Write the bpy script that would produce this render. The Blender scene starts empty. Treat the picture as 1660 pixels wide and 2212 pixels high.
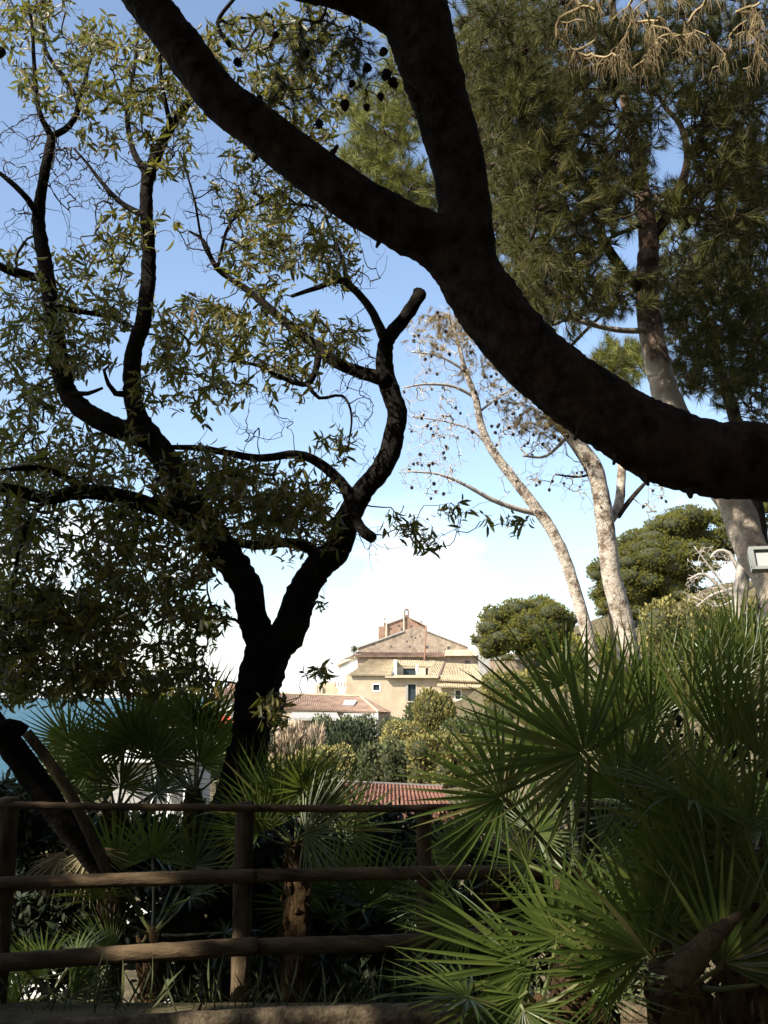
import bpy, math, random
import numpy as np
from mathutils import Vector, Matrix, noise as mnoise

rng = np.random.default_rng(11)
random.seed(11)
sc = bpy.context.scene
COL = sc.collection

# ------------------------------------------------------------------ camera, sky, sun, exposure
CAM = Vector((0, 0, 1.6))
FPX, CX, CY, HOR = 2100.0, 830.0, 1106.0, 1506.0
PITCH = math.atan((HOR - CY) / FPX)
cam_d = bpy.data.cameras.new('camera')
cam_d.sensor_fit = 'VERTICAL'
cam_d.sensor_height = 36
cam_d.lens = 36 * FPX / 2212
cam_d.clip_start, cam_d.clip_end = 0.1, 60000
cam = bpy.data.objects.new('camera', cam_d)
COL.objects.link(cam)
cam.location = CAM
cam.rotation_euler = (math.pi / 2 + PITCH, 0, 0)
sc.camera = cam
sc.view_settings.view_transform = 'Standard'
sc.view_settings.look = 'None'
sc.view_settings.gamma = 1
sc.view_settings.exposure = 0.9
SUN_EL = math.radians(40)
SUN_AZ = math.atan2(-0.75, -0.62)          # clockwise from +Y
SUN = Vector((math.sin(SUN_AZ) * math.cos(SUN_EL), math.cos(SUN_AZ) * math.cos(SUN_EL), math.sin(SUN_EL)))

world = bpy.data.worlds.new('World')
sc.world = world
world.use_nodes = True
wn, wl = world.node_tree.nodes, world.node_tree.links
wn.clear()
w_out = wn.new('ShaderNodeOutputWorld')
w_bg = wn.new('ShaderNodeBackground')
w_bg.inputs[1].default_value = 0.15
w_sky = wn.new('ShaderNodeTexSky')
w_sky.sky_type = 'NISHITA'
w_sky.sun_disc = False
w_sky.sun_elevation = SUN_EL
w_sky.sun_rotation = SUN_AZ % (2 * math.pi)
w_sky.air_density = 1.0
w_sky.dust_density = 1.8
w_sky.ozone_density = 0.7
w_tc = wn.new('ShaderNodeTexCoord')
w_sep = wn.new('ShaderNodeSeparateXYZ')
wl.new(w_tc.outputs['Generated'], w_sep.inputs[0])
w_map = wn.new('ShaderNodeMapping')
w_map.inputs['Scale'].default_value = (1, 1, 2.6)
w_map.inputs['Location'].default_value = (3.37, 1.2, 0.0)
wl.new(w_tc.outputs['Generated'], w_map.inputs[0])
w_no = wn.new('ShaderNodeTexNoise')
w_no.inputs['Scale'].default_value = 4.2
w_no.inputs['Detail'].default_value = 8
w_no.inputs['Roughness'].default_value = 0.55
wl.new(w_map.outputs[0], w_no.inputs['Vector'])
w_cr = wn.new('ShaderNodeMapRange')
w_cr.interpolation_type = 'SMOOTHSTEP'
w_cr.inputs['From Min'].default_value = 0.48
w_cr.inputs['From Max'].default_value = 0.64
wl.new(w_no.outputs[0], w_cr.inputs[0])
w_el = wn.new('ShaderNodeMapRange')
w_el.interpolation_type = 'SMOOTHSTEP'
w_el.inputs['From Min'].default_value = 0.27
w_el.inputs['From Max'].default_value = 0.08
wl.new(w_sep.outputs[2], w_el.inputs[0])
w_mu = wn.new('ShaderNodeMath')
w_mu.operation = 'MULTIPLY'
wl.new(w_cr.outputs[0], w_mu.inputs[0])
wl.new(w_el.outputs[0], w_mu.inputs[1])
w_hz = wn.new('ShaderNodeMapRange')
w_hz.interpolation_type = 'SMOOTHSTEP'
w_hz.inputs['From Min'].default_value = 0.09
w_hz.inputs['From Max'].default_value = 0.01
w_hz.inputs['To Max'].default_value = 0.78
wl.new(w_sep.outputs[2], w_hz.inputs[0])
w_mx = wn.new('ShaderNodeMath')
w_mx.operation = 'MAXIMUM'
wl.new(w_mu.outputs[0], w_mx.inputs[0])
wl.new(w_hz.outputs[0], w_mx.inputs[1])
w_mix = wn.new('ShaderNodeMixRGB')
w_mix.inputs[2].default_value = (6.2, 6.2, 6.1, 1)
wl.new(w_mx.outputs[0], w_mix.inputs[0])
wl.new(w_sky.outputs[0], w_mix.inputs[1])
wl.new(w_mix.outputs[0], w_bg.inputs[0])
wl.new(w_bg.outputs[0], w_out.inputs[0])

sun_d = bpy.data.lights.new('sun', 'SUN')
sun_d.energy = 5.0
sun_d.angle = math.radians(0.53)
sun_d.color = (1.0, 0.93, 0.82)
sun_o = bpy.data.objects.new('sun', sun_d)
COL.objects.link(sun_o)
sun_o.rotation_euler = SUN.to_track_quat('Z', 'Y').to_euler()

# ------------------------------------------------------------------ helpers
_sp, _cp = math.sin(PITCH), math.cos(PITCH)
def P(u, v, d):
    """a point at forward distance d (metres along Y) seen at pixel u, v of the study copy"""
    a, b = (u - CX) / FPX, (CY - v) / FPX
    dy, dz = _cp - b * _sp, _sp + b * _cp
    return Vector((a * d / dy, d, CAM.z + dz * d / dy))

def link(o, parent=None):
    COL.objects.link(o)
    if parent is not None:
        o.parent = parent
    return o

def tag(o, label=None, cat=None, group=None, kind=None):
    if label: o['label'] = label
    if cat: o['category'] = cat
    if group: o['group'] = group
    if kind: o['kind'] = kind
    return o

def empty(name, loc, label, cat, group=None):
    o = bpy.data.objects.new(name, None)
    o.empty_display_size = 0.2
    link(o)
    o.location = loc
    return tag(o, label, cat, group)

def mesh_np(name, verts, faces_flat, n_per, mat, smooth=False):
    me = bpy.data.meshes.new(name)
    verts = np.asarray(verts, dtype=np.float32)
    ff = np.asarray(faces_flat, dtype=np.int32).ravel()
    nf = len(ff) // n_per
    me.vertices.add(len(verts))
    me.vertices.foreach_set('co', verts.ravel())
    me.loops.add(len(ff))
    me.loops.foreach_set('vertex_index', ff)
    me.polygons.add(nf)
    me.polygons.foreach_set('loop_start', np.arange(0, nf * n_per, n_per, dtype=np.int32))
    try:
        me.polygons.foreach_set('loop_total', np.full(nf, n_per, dtype=np.int32))
    except Exception:
        pass
    me.update(calc_edges=True)
    if smooth:
        me.polygons.foreach_set('use_smooth', np.ones(nf, dtype=bool))
    me.materials.append(mat)
    return me

def obj_me(name, me, parent=None, loc=None, kind=None):
    o = bpy.data.objects.new(name, me)
    link(o, parent)
    if loc is not None:
        o.location = loc
    if kind:
        o['kind'] = kind
    return o

class MB:
    """collects faces in WORLD coordinates; build() moves them under the parent's own location"""
    def __init__(s):
        s.v, s.f = [], []
    def quad(s, *pts):
        i = len(s.v)
        s.v += [tuple(p) for p in pts]
        s.f.append(tuple(range(i, i + len(pts))))
    def box(s, x0, x1, y0, y1, z0, z1):
        i = len(s.v)
        s.v += [(x, y, z) for z in (z0, z1) for y in (y0, y1) for x in (x0, x1)]
        for q in ((0, 2, 3, 1), (4, 5, 7, 6), (0, 1, 5, 4), (2, 6, 7, 3), (0, 4, 6, 2), (1, 3, 7, 5)):
            s.f.append(tuple(i + k for k in q))
    def obox(s, c, ax, ay, az):
        i = len(s.v)
        c, ax, ay, az = Vector(c), Vector(ax), Vector(ay), Vector(az)
        s.v += [tuple(c + ax * x + ay * y + az * z) for z in (-1, 1) for y in (-1, 1) for x in (-1, 1)]
        for q in ((0, 2, 3, 1), (4, 5, 7, 6), (0, 1, 5, 4), (2, 6, 7, 3), (0, 4, 6, 2), (1, 3, 7, 5)):
            s.f.append(tuple(i + k for k in q))
    def prism(s, poly, y0, y1):
        """poly: points in the XZ plane, pushed from y0 to y1"""
        n, i = len(poly), len(s.v)
        s.v += [(p[0], y0, p[1]) for p in poly] + [(p[0], y1, p[1]) for p in poly]
        s.f.append(tuple(i + k for k in range(n)))
        s.f.append(tuple(i + n + k for k in reversed(range(n))))
        for k in range(n):
            k2 = (k + 1) % n
            s.f.append((i + k2, i + k, i + n + k, i + n + k2))
    def tube(s, pts, rad, n=8, rough=0.0, cap=True, step=None, seed=0, plates=0.0):
        pts = [Vector(p) for p in pts]
        if step:
            pts, rad = resample(pts, rad, step)
        m = len(pts)
        base = len(s.v)
        t_prev, nrm = None, None
        for k in range(m):
            a, b = pts[max(0, k - 1)], pts[min(m - 1, k + 1)]
            t = (b - a)
            t = t.normalized() if t.length > 1e-9 else Vector((0, 0, 1))
            if nrm is None:
                nrm = t.orthogonal().normalized()
            else:
                nrm = (nrm - t * nrm.dot(t))
                nrm = nrm.normalized() if nrm.length > 1e-6 else t.orthogonal().normalized()
            bn = t.cross(nrm)
            for j in range(n):
                an = 2 * math.pi * j / n
                dr = nrm * math.cos(an) + bn * math.sin(an)
                r = rad[k]
                if rough:
                    q = pts[k] + dr * r
                    sc_ = 1.0 / max(r, 0.02)
                    w = mnoise.noise((q.x * sc_ * .9 + seed, q.y * sc_ * .9, q.z * sc_ * .9)) * .9 + \
                        mnoise.noise((q.x * sc_ * 3 + seed, q.y * sc_ * 3, q.z * sc_ * 3)) * .45
                    if plates:
                        w2 = mnoise.noise((q.x * 17 + seed, q.y * 17, q.z * 17)); w3 = mnoise.noise((q.x * 38, q.y * 38 + seed, q.z * 38))
                        w += plates * (.5 - 2.2 * max(0, .28 - abs(w2)) + .5 * w3)
                    r = r * (1 + rough * w)
                s.v.append(tuple(pts[k] + dr * r))
        for k in range(m - 1):
            for j in range(n):
                j2 = (j + 1) % n
                s.f.append((base + k * n + j, base + k * n + j2, base + (k + 1) * n + j2, base + (k + 1) * n + j))
        if cap:
            s.f.append(tuple(base + j for j in reversed(range(n))))
            s.f.append(tuple(base + (m - 1) * n + j for j in range(n)))
    def build(s, name, mat, parent=None, smooth=False, kind=None, loc=None):
        me = bpy.data.meshes.new(name)
        off = Vector(parent.matrix_world.translation) if parent is not None else Vector((0, 0, 0))
        if parent is not None:
            off = world_loc(parent)
        if loc is not None:
            loc = Vector(loc)
            vv = [(v[0] - loc.x, v[1] - loc.y, v[2] - loc.z) for v in s.v]
        else:
            vv = [(v[0] - off.x, v[1] - off.y, v[2] - off.z) for v in s.v]
        me.from_pydata(vv, [], s.f)
        if smooth:
            me.polygons.foreach_set('use_smooth', np.ones(len(me.polygons), dtype=bool))
        me.materials.append(mat)
        o = obj_me(name, me, parent, kind=kind)
        if loc is not None:
            o.location = loc - off
        return o

def world_loc(o):
    p = Vector(o.location)
    while o.parent is not None:
        o = o.parent
        p = p + Vector(o.location)
    return p

def resample(pts, rad, step):
    """Catmull-Rom through pts"""
    P_ = [pts[0] * 2 - pts[1]] + list(pts) + [pts[-1] * 2 - pts[-2]]
    op, orad = [], []
    for i in range(1, len(P_) - 2):
        p0, p1, p2, p3 = P_[i - 1:i + 3]
        L = (p2 - p1).length
        n = max(1, int(round(L / step)))
        for k in range(n):
            t = k / n
            q = 0.5 * ((2 * p1) + (p2 - p0) * t + (2 * p0 - 5 * p1 + 4 * p2 - p3) * t * t + (3 * p1 - p0 - 3 * p2 + p3) * t ** 3)
            op.append(q)
            orad.append(rad[i - 1] * (1 - t) + rad[i] * t)
    op.append(pts[-1]); orad.append(rad[-1])
    return op, orad

# ------------------------------------------------------------------ materials
def mat(name, c1, c2=None, scale=5.0, rough=0.8, bump=0.0, bscale=None, detail=6, island=None, objrand=0.0,
        trans=0.0, tcol=None, spec=0.3, stretch=None, lo=.35, hi=.65, metal=0.0, vor=None, wet=None):
    m = bpy.data.materials.new(name)
    m.use_nodes = True
    n, l = m.node_tree.nodes, m.node_tree.links
    b = n['Principled BSDF']
    b.inputs['Roughness'].default_value = rough
    b.inputs['Specular IOR Level'].default_value = spec
    b.inputs['Metallic'].default_value = metal
    tc = n.new('ShaderNodeTexCoord')
    vec = tc.outputs['Object']
    if stretch:
        mp = n.new('ShaderNodeMapping')
        mp.inputs['Scale'].default_value = stretch
        l.new(vec, mp.inputs[0])
        vec = mp.outputs[0]
    col = None
    if c2 is not None:
        no = n.new('ShaderNodeTexNoise')
        no.inputs['Scale'].default_value = scale
        no.inputs['Detail'].default_value = detail
        no.inputs['Roughness'].default_value = 0.62
        l.new(vec, no.inputs['Vector'])
        cr = n.new('ShaderNodeValToRGB')
        cr.color_ramp.elements[0].position = lo
        cr.color_ramp.elements[1].position = hi
        cr.color_ramp.elements[0].color = (*c1, 1)
        cr.color_ramp.elements[1].color = (*c2, 1)
        l.new(no.outputs[0], cr.inputs[0])
        col = cr.outputs[0]
    else:
        rgb = n.new('ShaderNodeRGB')
        rgb.outputs[0].default_value = (*c1, 1)
        col = rgb.outputs[0]
    if island is not None:                       # one tint per loose leaf
        ge = n.new('ShaderNodeNewGeometry')
        cr = n.new('ShaderNodeValToRGB')
        els = cr.color_ramp.elements
        while len(els) < len(island):
            els.new(0.5)
        for i, (p, c) in enumerate(island):
            els[i].position = p
            els[i].color = (*c, 1)
        if objrand:
            oi = n.new('ShaderNodeObjectInfo')
            l.new(oi.outputs['Random'], cr.inputs[0])
        else:
            l.new(ge.outputs['Random Per Island'], cr.inputs[0])
        col = cr.outputs[0]
    if vor:
        vo = n.new('ShaderNodeTexVoronoi')
        vo.feature = 'DISTANCE_TO_EDGE'
        vo.inputs['Scale'].default_value = vor[0]
        l.new(vec, vo.inputs['Vector'])
        mr = n.new('ShaderNodeMapRange')
        mr.inputs['From Max'].default_value = vor[1]
        l.new(vo.outputs[0], mr.inputs[0])
        mx = n.new('ShaderNodeMixRGB')
        mx.inputs[1].default_value = (*vor[2], 1)
        l.new(mr.outputs[0], mx.inputs[0])
        l.new(col, mx.inputs[2])
        col = mx.outputs[0]
    l.new(col, b.inputs['Base Color'])
    if bump:
        nb = n.new('ShaderNodeTexNoise')
        nb.inputs['Scale'].default_value = bscale or scale * 2
        nb.inputs['Detail'].default_value = 8
        nb.inputs['Roughness'].default_value = 0.65
        l.new(vec, nb.inputs['Vector'])
        bp = n.new('ShaderNodeBump')
        bp.inputs['Strength'].default_value = min(1, bump)
        bp.inputs['Distance'].default_value = 0.03 if bump <= 1 else 0.03 * bump
        l.new(nb.outputs[0], bp.inputs['Height'])
        l.new(bp.outputs[0], b.inputs['Normal'])
    if trans:
        tr = n.new('ShaderNodeBsdfTranslucent')
        if tcol:
            mx = n.new('ShaderNodeMixRGB')
            mx.inputs[0].default_value = 0.6
            mx.inputs[2].default_value = (*tcol, 1)
            l.new(col, mx.inputs[1])
            l.new(mx.outputs[0], tr.inputs[0])
        else:
            l.new(col, tr.inputs[0])
        ms = n.new('ShaderNodeMixShader')
        ms.inputs[0].default_value = trans
        l.new(b.outputs[0], ms.inputs[1])
        l.new(tr.outputs[0], ms.inputs[2])
        out = [q for q in n if q.type == 'OUTPUT_MATERIAL'][0]
        l.new(ms.outputs[0], out.inputs[0])
    return m

M = {}
M['pine_bark'] = mat('pine_bark', (.014, .010, .007), (.062, .043, .030), 9, .95, 1.8, 16, stretch=(1, 1, .8), spec=.12)
M['brown_bark'] = mat('brown_bark', (.09, .056, .038), (.26, .18, .13), 8, .95, 1.4, 18, lo=.45, hi=.62, spec=.12)
def weathered(m, z0, z1, pale):
    '''bleached peeled bark below, brown plates above, ragged in between'''
    n, l = m.node_tree.nodes, m.node_tree.links
    b = n['Principled BSDF']
    old = b.inputs['Base Color'].links[0].from_socket
    tc = n.new('ShaderNodeTexCoord'); sp = n.new('ShaderNodeSeparateXYZ'); no = n.new('ShaderNodeTexNoise')
    l.new(tc.outputs['Object'], sp.inputs[0]); l.new(tc.outputs['Object'], no.inputs['Vector'])
    no.inputs['Scale'].default_value = 5; no.inputs['Detail'].default_value = 6
    ad = n.new('ShaderNodeMath'); ad.operation = 'MULTIPLY_ADD'
    l.new(no.outputs[0], ad.inputs[0]); ad.inputs[1].default_value = 3.2; l.new(sp.outputs[2], ad.inputs[2])
    mr = n.new('ShaderNodeMapRange'); l.new(ad.outputs[0], mr.inputs[0])
    mr.inputs['From Min'].default_value = z0; mr.inputs['From Max'].default_value = z1
    mx = n.new('ShaderNodeMixRGB'); l.new(mr.outputs[0], mx.inputs[0])
    mx.inputs[1].default_value = (*pale, 1); l.new(old, mx.inputs[2]); l.new(mx.outputs[0], b.inputs['Base Color'])

M['grey_bark'] = mat('grey_bark', (.008, .007, .006), (.026, .021, .016), 14, .95, 1.2, 26, spec=.12)
M['pale_bark'] = mat('pale_bark', (.17, .12, .085), (.56, .49, .40), 6, .9, 1.3, 20, lo=.38, hi=.54, spec=.15)
M['dead_wood'] = mat('dead_wood', (.30, .25, .19), (.50, .46, .40), 10, .85, .6, 30, spec=.15)
M['bleached'] = mat('bleached', (.34, .31, .27), (.52, .48, .43), 8, .85, spec=.15)
M['dry_twig'] = mat('dry_twig', (.22, .17, .09), (.42, .33, .19), 8, .85, spec=.15)
M['twig'] = mat('twig', (.035, .028, .02), (.09, .07, .045), 8, .9, spec=.15)
LEAF = [(0, (.035, .045, .012)), (.35, (.075, .080, .020)), (.65, (.13, .118, .030)), (.9, (.20, .155, .042)), (1, (.27, .17, .05))]
M['leaf'] = mat('leaf', (.07, .08, .02), island=LEAF, trans=.42, tcol=(.27, .27, .04), rough=.42, spec=.5)
M['leaf_single'] = mat('leaf_single', (.07, .08, .02), island=LEAF, objrand=1, trans=.42, tcol=(.27, .27, .04), rough=.42, spec=.5)
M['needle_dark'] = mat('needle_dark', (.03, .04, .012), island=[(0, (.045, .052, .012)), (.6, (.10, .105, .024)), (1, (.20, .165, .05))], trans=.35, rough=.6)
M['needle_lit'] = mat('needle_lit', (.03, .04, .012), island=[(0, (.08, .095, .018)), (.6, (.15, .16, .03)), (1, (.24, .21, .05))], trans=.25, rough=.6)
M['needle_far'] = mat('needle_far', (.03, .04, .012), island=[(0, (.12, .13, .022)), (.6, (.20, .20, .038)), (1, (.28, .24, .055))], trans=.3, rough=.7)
M['needle_dry'] = mat('needle_dry', (.03, .04, .012), island=[(0, (.17, .12, .05)), (.6, (.26, .20, .09)), (1, (.36, .28, .14))], trans=.15, rough=.7)
PALM = [(0, (.034, .056, .012)), (.5, (.062, .092, .018)), (.85, (.10, .125, .028)), (1, (.17, .15, .055))]
M['palm'] = mat('palm', (.05, .08, .02), island=PALM, objrand=1, trans=.36, tcol=(.28, .34, .045), rough=.34, spec=.5)
M['palm_joined'] = mat('palm_joined', (.05, .08, .02), island=PALM, trans=.36, tcol=(.28, .34, .045), rough=.34, spec=.5)
PDRY = [(0, (.20, .15, .075)), (.6, (.32, .25, .13)), (1, (.45, .38, .24))]
M['palm_dry'] = mat('palm_dry', (.3, .24, .13), island=PDRY, objrand=1, trans=.15, rough=.7)
M['petiole'] = mat('petiole', (.06, .085, .025), (.12, .12, .04), 6, .5, spec=.4)
M['fibre'] = mat('fibre', (.035, .021, .011), (.14, .09, .042), 40, .95, 1.2, 90, stretch=(1, 1, .25), spec=.1)
M['cone'] = mat('cone', (.025, .018, .012), (.07, .05, .035), 30, .9, .8, 60, spec=.1)
M['rail'] = mat('rail', (.045, .03, .017), (.16, .11, .06), 12, .85, .7, 40, stretch=(.2, 1, 1), spec=.2)
M['post'] = mat('post', (.04, .028, .016), (.15, .105, .058), 12, .85, .7, 40, stretch=(1, 1, .2), spec=.2)
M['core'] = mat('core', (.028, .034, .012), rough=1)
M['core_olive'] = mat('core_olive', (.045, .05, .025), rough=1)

# ------------------------------------------------------------------ numpy scatter
def basis_from(dirs, nrm):
    y = dirs / np.linalg.norm(dirs, axis=1, keepdims=True)
    x = np.cross(y, nrm)
    ln = np.linalg.norm(x, axis=1, keepdims=True)
    bad = ln[:, 0] < 1e-5
    x[bad] = np.cross(y[bad], np.array([.3, .9, .1]))
    x /= np.linalg.norm(x, axis=1, keepdims=True)
    z = np.cross(x, y)
    return np.stack([x, y, z], axis=2)           # columns

def scatter(name, tv, tf, pos, R, scl, material, parent=None, kind='stuff', smooth=False):
    n, k = len(pos), len(tv)
    off = np.array(world_loc(parent)) if parent is not None else np.zeros(3)
    if np.ndim(scl) == 1:
        scl = np.repeat(scl[:, None], 3, axis=1)
    V = np.einsum('nij,nkj->nki', R, tv[None] * scl[:, None, :]) + (pos - off)[:, None, :]
    F = (tf[None] + (np.arange(n) * k)[:, None, None])
    me = mesh_np(name, V.reshape(-1, 3), F.reshape(-1), tf.shape[1], material, smooth)
    return obj_me(name, me, parent, kind=kind)

LEAF_V = np.array([(0, 0, 0), (-.122, .36, .045), (0, .38, -.005), (.122, .36, .045), (-.105, .70, .01), (0, .72, -.05), (.105, .70, .01), (0, 1, -.15)])
LEAF_F = np.array([(0, 2, 1), (0, 3, 2), (1, 2, 5), (1, 5, 4), (2, 3, 6), (2, 6, 5), (4, 5, 7), (5, 6, 7)])

def rand_dirs(n):
    d = rng.normal(size=(n, 3))
    return d / np.linalg.norm(d, axis=1, keepdims=True)

def tuft_template(n, shoot=.5, spread=.75, w=.022, seed=1):
    """a shoot along +Y with needles; every needle one thin triangle; unit length about 1"""
    r = np.random.default_rng(seed)
    V, F = [], []
    for i in range(n):
        s = r.random() ** .8 * shoot
        az = r.random() * 2 * math.pi
        sp = spread * (.5 + .6 * r.random())
        d = np.array([math.sin(sp) * math.cos(az), math.cos(sp), math.sin(sp) * math.sin(az)])
        p = np.array([0, s, 0])
        side = np.cross(d, r.normal(size=3)); side /= np.linalg.norm(side)
        L = .45 * (.7 + .5 * r.random())
        k = len(V)
        V += [p - side * w / 2, p + side * w / 2, p + d * L]
        F.append((k, k + 1, k + 2))
    return np.array(V), np.array(F)

def ell_points(spec, depth, gamma=1.0):
    """points whose projections fill the listed ellipses (u, v, ru, rv, count)"""
    out = []
    for (u, v, ru, rv, n) in spec:
        for _ in range(int(n)):
            r = math.sqrt(rng.random()); a = rng.random() * 2 * math.pi
            d = depth[0] + (depth[1] - depth[0]) * rng.random()
            out.append(P(u + ru * r * math.cos(a), v + rv * r * math.sin(a), d))
    return np.array(out)

def grow_twigs(nodes, targets, wiggle=.12, droop=0.0, r0=.0025, expo=.45, npt=5, maxr=.03):
    """every target is joined to the nearest bough or earlier twig: returns list of (pts, radii) and end directions"""
    order = np.argsort(np.min(np.linalg.norm(targets[:, None, :] - nodes[None, ::3, :], axis=2), axis=1)) if len(targets) * len(nodes) < 4e7 else np.arange(len(targets))
    cap = len(nodes) + len(targets) * npt + 10
    N = np.zeros((cap, 3)); N[:len(nodes)] = nodes
    own = np.full(cap, -1)
    cnt = len(nodes)
    tw, par = [], []
    ends = np.zeros_like(targets)
    for t in order:
        T = targets[t]
        d2 = np.sum((N[:cnt] - T) ** 2, axis=1)
        i = int(np.argmin(d2))
        A = N[i].copy()
        L = math.sqrt(d2[i]) + 1e-6
        k1, k2 = rng.normal(size=3) * wiggle * L, rng.normal(size=3) * wiggle * L
        k2[2] += droop * L
        pts = []
        for q in range(npt + 1):
            s = q / npt
            pts.append(A * (1 - s) + T * s + k1 * math.sin(math.pi * s) + k2 * math.sin(2 * math.pi * s) * .5)
        idx = len(tw)
        tw.append(pts); par.append(own[i])
        ends[t] = (pts[-1] - pts[-2])
        for q in pts[1:]:
            N[cnt] = q; own[cnt] = idx; cnt += 1
    desc = np.ones(len(tw))
    for k in range(len(tw) - 1, -1, -1):
        if par[k] >= 0:
            desc[par[k]] += desc[k]
    rad = np.minimum(maxr, r0 * desc ** expo)
    return tw, rad, ends

def twig_mesh(name, tw, rad, material, parent, n=4, tip=.5, kind='stuff'):
    mb = MB()
    for pts, r in zip(tw, rad):
        m = len(pts)
        mb.tube(pts, [r * (1 - (1 - tip) * i / (m - 1)) for i in range(m)], n, cap=False)
    return mb.build(name, material, parent, smooth=True, kind=kind)

def limb(tree, name, pts, d0, d1, material, n=10, rough=.12, step=.08, wob=0.0, label=None, wmul=1.0, plates=0.0):
    """pts are (u, v, width) along the limb; depth runs d0 to d1"""
    m = len(pts)
    W, R = [], []
    for i, (u, v, w) in enumerate(pts):
        s = i / (m - 1)
        d = d0 + (d1 - d0) * s + (wob * math.sin(i * 1.7 + u) if 0 < i < m - 1 else 0)
        W.append(P(u, v, d)); R.append(w * wmul * .5 * d / 2050)
    mb = MB()
    mb.tube(W, R, n, rough, True, step, seed=pts[0][0], plates=plates)
    o = mb.build(name, material, tree, smooth=True)
    if label: o['label'] = label
    q, _ = resample(W, R, .12)
    return o, np.array(q)

# ------------------------------------------------------------------ terrain, sea, path
def sstep(a, b, x):
    t = np.clip((x - a) / (b - a), 0, 1)
    return t * t * (3 - 2 * t)
def terrain_z(x, y):
    x, y = np.asarray(x, float), np.asarray(y, float)
    z = -1.0 * sstep(5.35, 8.3, y) - 2.6 * sstep(8, 15, y) + 1.0 * sstep(60, 112, y)
    hill = sstep(0, 22, x - 2 - .02 * y) * sstep(12, 70, y) * 11
    z = z + hill + 2.2 * sstep(4, 9, x) * sstep(6, 12, y)
    z = z - 30 * sstep(0, 26, -x - 8 - .17 * y) - 30 * sstep(165, 240, y) * (1 - sstep(20, 60, x))
    z = z + .12 * np.sin(x * 1.3 + y * .7) * np.cos(y * .9 - x * .4) * sstep(7, 14, y)
    return z
xs = np.concatenate([np.linspace(-90, -12, 40), np.linspace(-11.5, 12, 95), np.linspace(13, 160, 60)])
ys = np.concatenate([np.linspace(-30, 5, 20), np.linspace(5.2, 20, 75), np.linspace(20.6, 130, 100), np.linspace(134, 420, 40)])
XX, YY = np.meshgrid(xs, ys)
ZZ = terrain_z(XX, YY)
V = np.stack([XX, YY, ZZ], -1).reshape(-1, 3)
nx, ny = len(xs), len(ys)
ii = (np.arange(ny - 1)[:, None] * nx + np.arange(nx - 1)[None]).ravel()
F = np.stack([ii, ii + 1, ii + nx + 1, ii + nx], -1)
M['ground'] = mat('ground', (.045, .038, .022), (.17, .14, .075), 1.6, .95, .8, 9, spec=.1)
tag(obj_me('ground', mesh_np('ground', V, F, 4, M['ground'], True)), kind='structure')
M['sea'] = mat('sea', (.018, .065, .10), (.03, .105, .13), .012, .5, 1, .25, spec=.15)
mb = MB(); mb.quad((-30000, -200, -26), (30000, -200, -26), (30000, 40000, -26), (-30000, 40000, -26))
tag(mb.build('sea', M['sea']), kind='structure')
M['path'] = mat('path', (.11, .08, .05), (.25, .195, .13), 22, .95, .8, 60, spec=.1)
mb = MB()
edge = [(x, 5.22 + .06 * math.sin(x * 1.1 + .4) - .10 * max(0, -x - .3) ** 1.5) for x in np.linspace(-7, 9, 60)]
for (xa, ya), (xb, yb) in zip(edge[:-1], edge[1:]):
    mb.quad((xa, -6, .006), (xb, -6, .006), (xb, yb, .006), (xa, ya, .006))
tag(mb.build('path', M['path']), kind='structure')
M['kerb'] = mat('kerb', (.07, .052, .032), (.24, .185, .115), 16, .9, 1, 40, spec=.15)
mb = MB()
mb.tube([Vector((x, y, .03)) for x, y in edge], [.058] * len(edge), 12, .16, True, .07)
tag(mb.build('kerb', M['kerb'], smooth=True), kind='structure')

M['terracotta'] = mat('terracotta', (.38, .20, .13), (.52, .32, .22), 3, .9, spec=.1)
M['pale_ground'] = mat('pale_ground', (.48, .43, .36), (.66, .60, .52), 2, .9, spec=.1)
def sheet(name, x0, x1, y0, y1, m, dz=.03):
    mb = MB()
    gx, gy = np.linspace(x0, x1, 14), np.linspace(y0, y1, 14)
    for i in range(13):
        for j in range(13):
            q = [(gx[a], gy[b]) for a, b in ((i, j), (i + 1, j), (i + 1, j + 1), (i, j + 1))]
            mb.quad(*[(x, y, float(terrain_z(x, y)) + dz) for x, y in q])
    return tag(mb.build(name, m), kind='structure')
sheet('terrace_paving', -2.4, 1.6, 20, 24.5, M['terracotta'], .2)
sheet('driveway', -7.6, -5.6, 18, 26, M['pale_ground'], .2)
M['pool_water'] = mat('pool_water', (.015, .10, .22), (.03, .17, .32), 1.5, .08, .3, 4, spec=.5)
mb = MB(); mb.quad((-3.2, 15.6, -3.25), (.2, 15.6, -3.25), (.2, 18.6, -3.25), (-3.2, 18.6, -3.25))
tag(mb.build('pool_water', M['pool_water']), kind='structure')
mb = MB()
for a in ((-3.5, -3.2, 15.3, 18.9), (.2, .5, 15.3, 18.9), (-3.2, .2, 15.3, 15.6), (-3.2, .2, 18.6, 18.9)):
    mb.box(a[0], a[1], a[2], a[3], -4, -3.15)
tag(mb.build('pool_edge', M['pale_ground']), kind='structure')

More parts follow.
